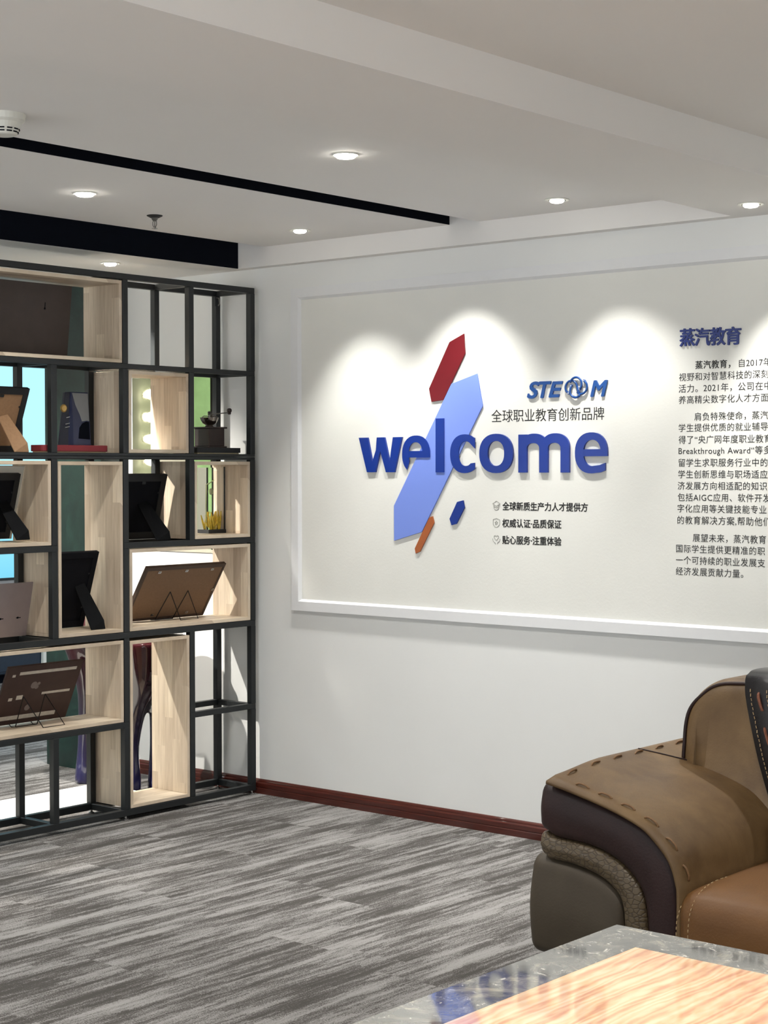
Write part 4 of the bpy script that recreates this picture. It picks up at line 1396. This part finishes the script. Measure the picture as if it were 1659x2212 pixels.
def arm(mx=None):
    def T(poly): return [(mx - x, z) for x, z in poly] if mx else poly
    yb = -0.66
    roll([(2.676, .585)] + P_[1:], [(2.668, .449)] + D_[1:], -1.612, yb, 0.030, mx).build('arm_band', M['brown_leather'], so, smooth=True)['label'] = 'dark brown band of the arm front'
    roll([(2.660, .446)] + D_[1:], [(2.664, .380)] + C_[1:], -1.606, yb, 0.022, mx).build('arm_band', M['croc'], so, smooth=True)['label'] = 'crocodile embossed band of the arm front'
    roll([(2.640, .378), (2.670, .375)] + C_[2:-1] + [(2.914, .12)], [(2.632, .10), (2.75, .095), (2.85, .095), (2.912, .10)], -1.600, yb, 0.038, mx, bulge=0.012).build('arm_core', M['grey_leather'], so, smooth=True)['label'] = 'grey brown inner panel of the arm front'
    # the tan pad laid over the arm
    n = len(Ps)
    ys = [-1.628 + (1.628 - 0.70) * k / 22 for k in range(23)]
    g = MB()
    top, bot = [], []
    arc_l = [0]
    for i in range(1, n): arc_l.append(arc_l[-1] + math.hypot(Ps[i][0] - Ps[i - 1][0], Ps[i][1] - Ps[i - 1][1]))
    for y in ys:
        q = min(1, max(0, (y + 1.628) / 0.27))
        q = q * q * (3 - 2 * q)
        edge = min(1.0, (y + 1.628) / 0.02)
        for i, (x, z) in enumerate(Ps):
            a, b = Ps[max(i - 1, 0)], Ps[min(i + 1, n - 1)]
            d = Vector((b[0] - a[0], b[1] - a[1])).normalized()
            nx, nz = -d[1], d[0]
            s_ = arc_l[i] / arc_l[-1]
            lift = 0.010 + 0.010 * math.sqrt(max(edge, 0)) + 0.022 * q * max(0, 1 - s_ / 0.16) + 0.006 * q * math.sin(math.pi * min(1, s_ * 1.2))
            top.append((mx - x - nx * lift if mx else x + nx * lift, y, z + nz * lift))
            bot.append((mx - x - nx * .001 if mx else x + nx * .001, y, z + nz * .001))
    m = len(ys)
    N = n * m
    fs = []
    for j in range(m - 1):
        for i in range(n - 1):
            a = j * n + i
            fs += [(a, a + 1, a + n + 1, a + n), (N + a, N + a + n, N + a + n + 1, N + a + 1)]
    for j in range(m - 1):
        for i in (0, n - 1):
            a = j * n + i
            fs.append((a, a + n, N + a + n, N + a))
    for i in range(n - 1):
        for j in (0, m - 1):
            a = j * n + i
            fs.append((a, a + 1, N + a + 1, N + a))
    g.add(top + bot, fs)
    g.build('arm_pad', M['tan'], so, smooth=True)['label'] = 'tan leather pad draped over the arm'
    if mx: return
    # lacing: front edge and outer edge
    def at(s_, y, up=0.004):
        L = s_ * arc_l[-1]
        i = max(k for k in range(n) if arc_l[k] <= L + 1e-9)
        i = min(i, n - 2)
        f = (L - arc_l[i]) / max(arc_l[i + 1] - arc_l[i], 1e-6)
        j = min(range(m), key=lambda k: abs(ys[k] - y))
        jj = min(j, m - 2)
        p = Vector(top[jj * n + i]) * (1 - f) + Vector(top[jj * n + i + 1]) * f
        a, b = Vector(top[jj * n + i]), Vector(top[jj * n + i + 1])
        d = (b - a).normalized()
        nn = Vector((-d.z, 0, d.x))
        p.y = y
        return p + nn * up
    s0 = 0.10
    while s0 < 0.80:
        pts = [at(s0, -1.596, -0.002), at(s0 + .012, -1.594, .004), at(s0 + .038, -1.591, .004), at(s0 + .052, -1.589, -0.002)]
        MB().tube(spline(pts, 3), .0030, 6).build('lace_stitch', M['rope'], so, smooth=True)
        s0 += .098
    for k in range(7):
        y = -1.56 + k * .115
        pts = [at(.030, y, -0.002), at(.026, y + .012, .004), at(.024, y + .04, .004), at(.020, y + .055, -0.002)]
        MB().tube(spline(pts, 3), .0030, 6).build('lace_stitch', M['rope'], so, smooth=True)
    # seam across the pad to the back cushion
    pts = [at(.003 + .0155 * k, -1.166 + .012 * k, .0006) for k in range(10)]
    MB().tube(spline(pts, 3), .0026, 6).build('seam', M['brown_leather'], so)


arm()
arm(7.75)
# seat base, back body
MB().rbox(3.07, 4.68, -1.55, -0.70, 0.07, 0.26, 0.03).build('seat_base', M['grey_leather'], so, smooth=True, weld=True)
MB().rbox(2.70, 5.05, -0.84, -0.60, 0.07, 0.62, 0.06).build('back_body', M['tan'], so, smooth=True, weld=True)
for x0, x1 in ((3.088, 3.872), (3.878, 4.662)):
    MB().rbox(x0, x1, -1.645, -0.98, 0.17, 0.362, 0.062, crown=0.022, front=0.012).build('seat_cushion', M['tan_seat'], so, smooth=True, weld=True)
    MB().rbox(x0 + .012 if x0 < 3.5 else x0, x1 - .012 if x0 > 3.5 else x1, -1.19, -0.86, 0.30, 0.50, 0.07, front=0.012).build('lumbar_cushion', M['tan'], so, smooth=True, weld=True)
for k in range(4):
    fx, fy = (2.72, 5.03)[k % 2], (-1.5, -0.75)[k // 2]
    MB().lathe([(.03, 0), (.035, .10)], (fx, fy, 0), 16).build('foot', M['dark_wood'], so)


def sheer(z): return max(0, (z - 0.60)) * 0.12


for mx in (None, 7.75):
    prof = spline([(2.765, .24), (2.764, .50), (2.765, .63), (2.767, .700), (2.782, .754), (2.818, .798), (2.869, .828), (2.94, .838), (3.12, .845), (3.40, .845), (3.72, .836), (3.815, .815), (3.862, .75), (3.872, .65), (3.872, .24)], 5)
    if mx: prof = [(mx - x, z) for x, z in prof]
    MB().puffy(prof, -1.068, -0.66, 0.055, 7, sheer).build('back_cushion', M['tan'], so, smooth=True)
    cx_ = sum(q[0] for q in prof) / len(prof)
    MB().tube([(x + (0.012 if x < cx_ - .3 else -0.012 if x > cx_ + .3 else 0) * min(1, max(0, (.852 - z) / .06)), -1.054 + sheer(z), z - 0.013 * min(1, max(0, (z - .72) / .08))) for x, z in prof[6:-6]], 0.0055, 8).build('piping', M['brown_leather'], so, smooth=True)
# laced head cover
g = MB()
path = [(-0.76, .847), (-0.90, .855), (-0.970, .855), (-1.000, .848), (-1.024, .826), (-1.042, .790), (-1.058, .71), (-1.070, .62), (-1.071, .54), (-1.071, .48)]
path = spline(path, 3)
cols = 8
for off in (0.0, 0.006):
    for i, (y, z) in enumerate(path):
        xl = 2.964 + 0.110 * max(0, (0.84 - z)) / 0.34
        for k in range(cols + 1):
            x = xl + (3.65 - 0.110 * max(0, (0.84 - z)) / 0.34 - xl) * k / cols
            g.v.append((x, y - (0.004 + off) * (1 if i > 9 else 0.2), z + (0.002 + off if i <= 12 else 0)))
n1 = len(path) * (cols + 1)
for i in range(len(path) - 1):
    for k in range(cols):
        a = i * (cols + 1) + k
        g.f += [(a, a + 1, a + cols + 2, a + cols + 1), (n1 + a, n1 + a + cols + 1, n1 + a + cols + 2, n1 + a + 1)]
    for k in (0, cols):
        a = i * (cols + 1) + k
        g.f.append((a, a + cols + 1, n1 + a + cols + 1, n1 + a))
for k in range(cols):
    for i in (0, len(path) - 1):
        a = i * (cols + 1) + k
        g.f.append((a, a + 1, n1 + a + 1, n1 + a))
g.build('head_cover', M['black_leather'], so, smooth=True)['label'] = 'black laced leather cover over the back cushion'


def cover_pt(z, dx):
    best = min(range(9, len(path)), key=lambda i: abs(path[i][1] - z))
    y = path[best][0]
    if best + 1 < len(path):
        a, b = path[best], path[best + 1]
    return Vector((2.964 + 0.110 * max(0, (0.84 - z)) / 0.34 + dx, y - 0.0115, z))


for z0 in (.805, .710, .615, .530):
    MB().tube(spline([cover_pt(z0, .043) + Vector((0, .004, 0)), cover_pt(z0 - .010, .043), cover_pt(z0 - .040, .046), cover_pt(z0 - .048, .048) + Vector((0, .004, 0))], 3), .0045, 6).build('cover_lace', M['lace_brown'], so)
st_ = MB()
for dx in (.018, .070):
    z0 = .815
    while z0 > .49:
        st_.tube([cover_pt(z0, dx), cover_pt(z0 - .008, dx)], .0013, 4)
        z0 -= .0125
st_.build('stitching', M['thread'], so)
st_ = MB()
for xx, dz in ((3.104, 0), (3.142, 0)):
    pts = spline([(xx, -1.648, .20), (xx, -1.654, .26), (xx + .003, -1.645, .315), (xx + .008, -1.615, .352), (xx + .014, -1.56, .3725), (xx + .02, -1.48, .377)], 8)
    if xx < 3.12: pts = [(x - 0.0, y + .006, z - (.012 if z > .3 else 0)) for x, y, z in pts[:20]]
    for k in range(0, len(pts) - 1, 2):
        st_.tube([pts[k], pts[k + 1]], .0012, 4)
st_.build('stitching', M['thread'], so)

# ---------------------------------------------------------------- coffee table
TX0, TX1, TY0, TY1, TZ_ = 3.346, 4.86, -3.92, -2.312, 0.45
tb = thing('coffee_table', 'polished coffee table with a peach banded stone top and grey marble border', 'table', ((TX0 + TX1) / 2, (TY0 + TY1) / 2, 0))
B = 0.1265
O = [(TX0, TY0), (TX1, TY0), (TX1, TY1), (TX0, TY1)]
I = [(TX0 + B, TY0 + B), (TX1 - B, TY0 + B), (TX1 - B, TY1 - B), (TX0 + B, TY1 - B)]
for k in range(4):
    q = [O[k], O[(k + 1) % 4], I[(k + 1) % 4], I[k]]
    MB().hexa([(x, y, TZ_ - 0.035) for x, y in q], [(x, y, TZ_) for x, y in q]).build('border_strip', M['grey_marble'], tb)
MB().box(I[0][0] + .0003, I[2][0] - .0003, I[0][1] + .0003, I[2][1] - .0003, TZ_ - 0.035, TZ_ - 0.0001).build('inlay_panel', M['onyx'], tb)
MB().box(TX0 + .015, TX1 - .015, TY0 + .015, TY1 - .015, TZ_ - .06, TZ_ - .035).build('under_frame', M['grey_marble'], tb, bevel=0.008)
MB().box(TX0 + .12, TX1 - .12, TY0 + .12, TY1 - .12, 0.06, TZ_ - .06).build('pedestal', M['dark_wood'], tb, bevel=0.01)
MB().box(TX0 + .08, TX1 - .08, TY0 + .08, TY1 - .08, 0.0, 0.06).build('base_plinth', M['dark_wood'], tb, bevel=0.008)
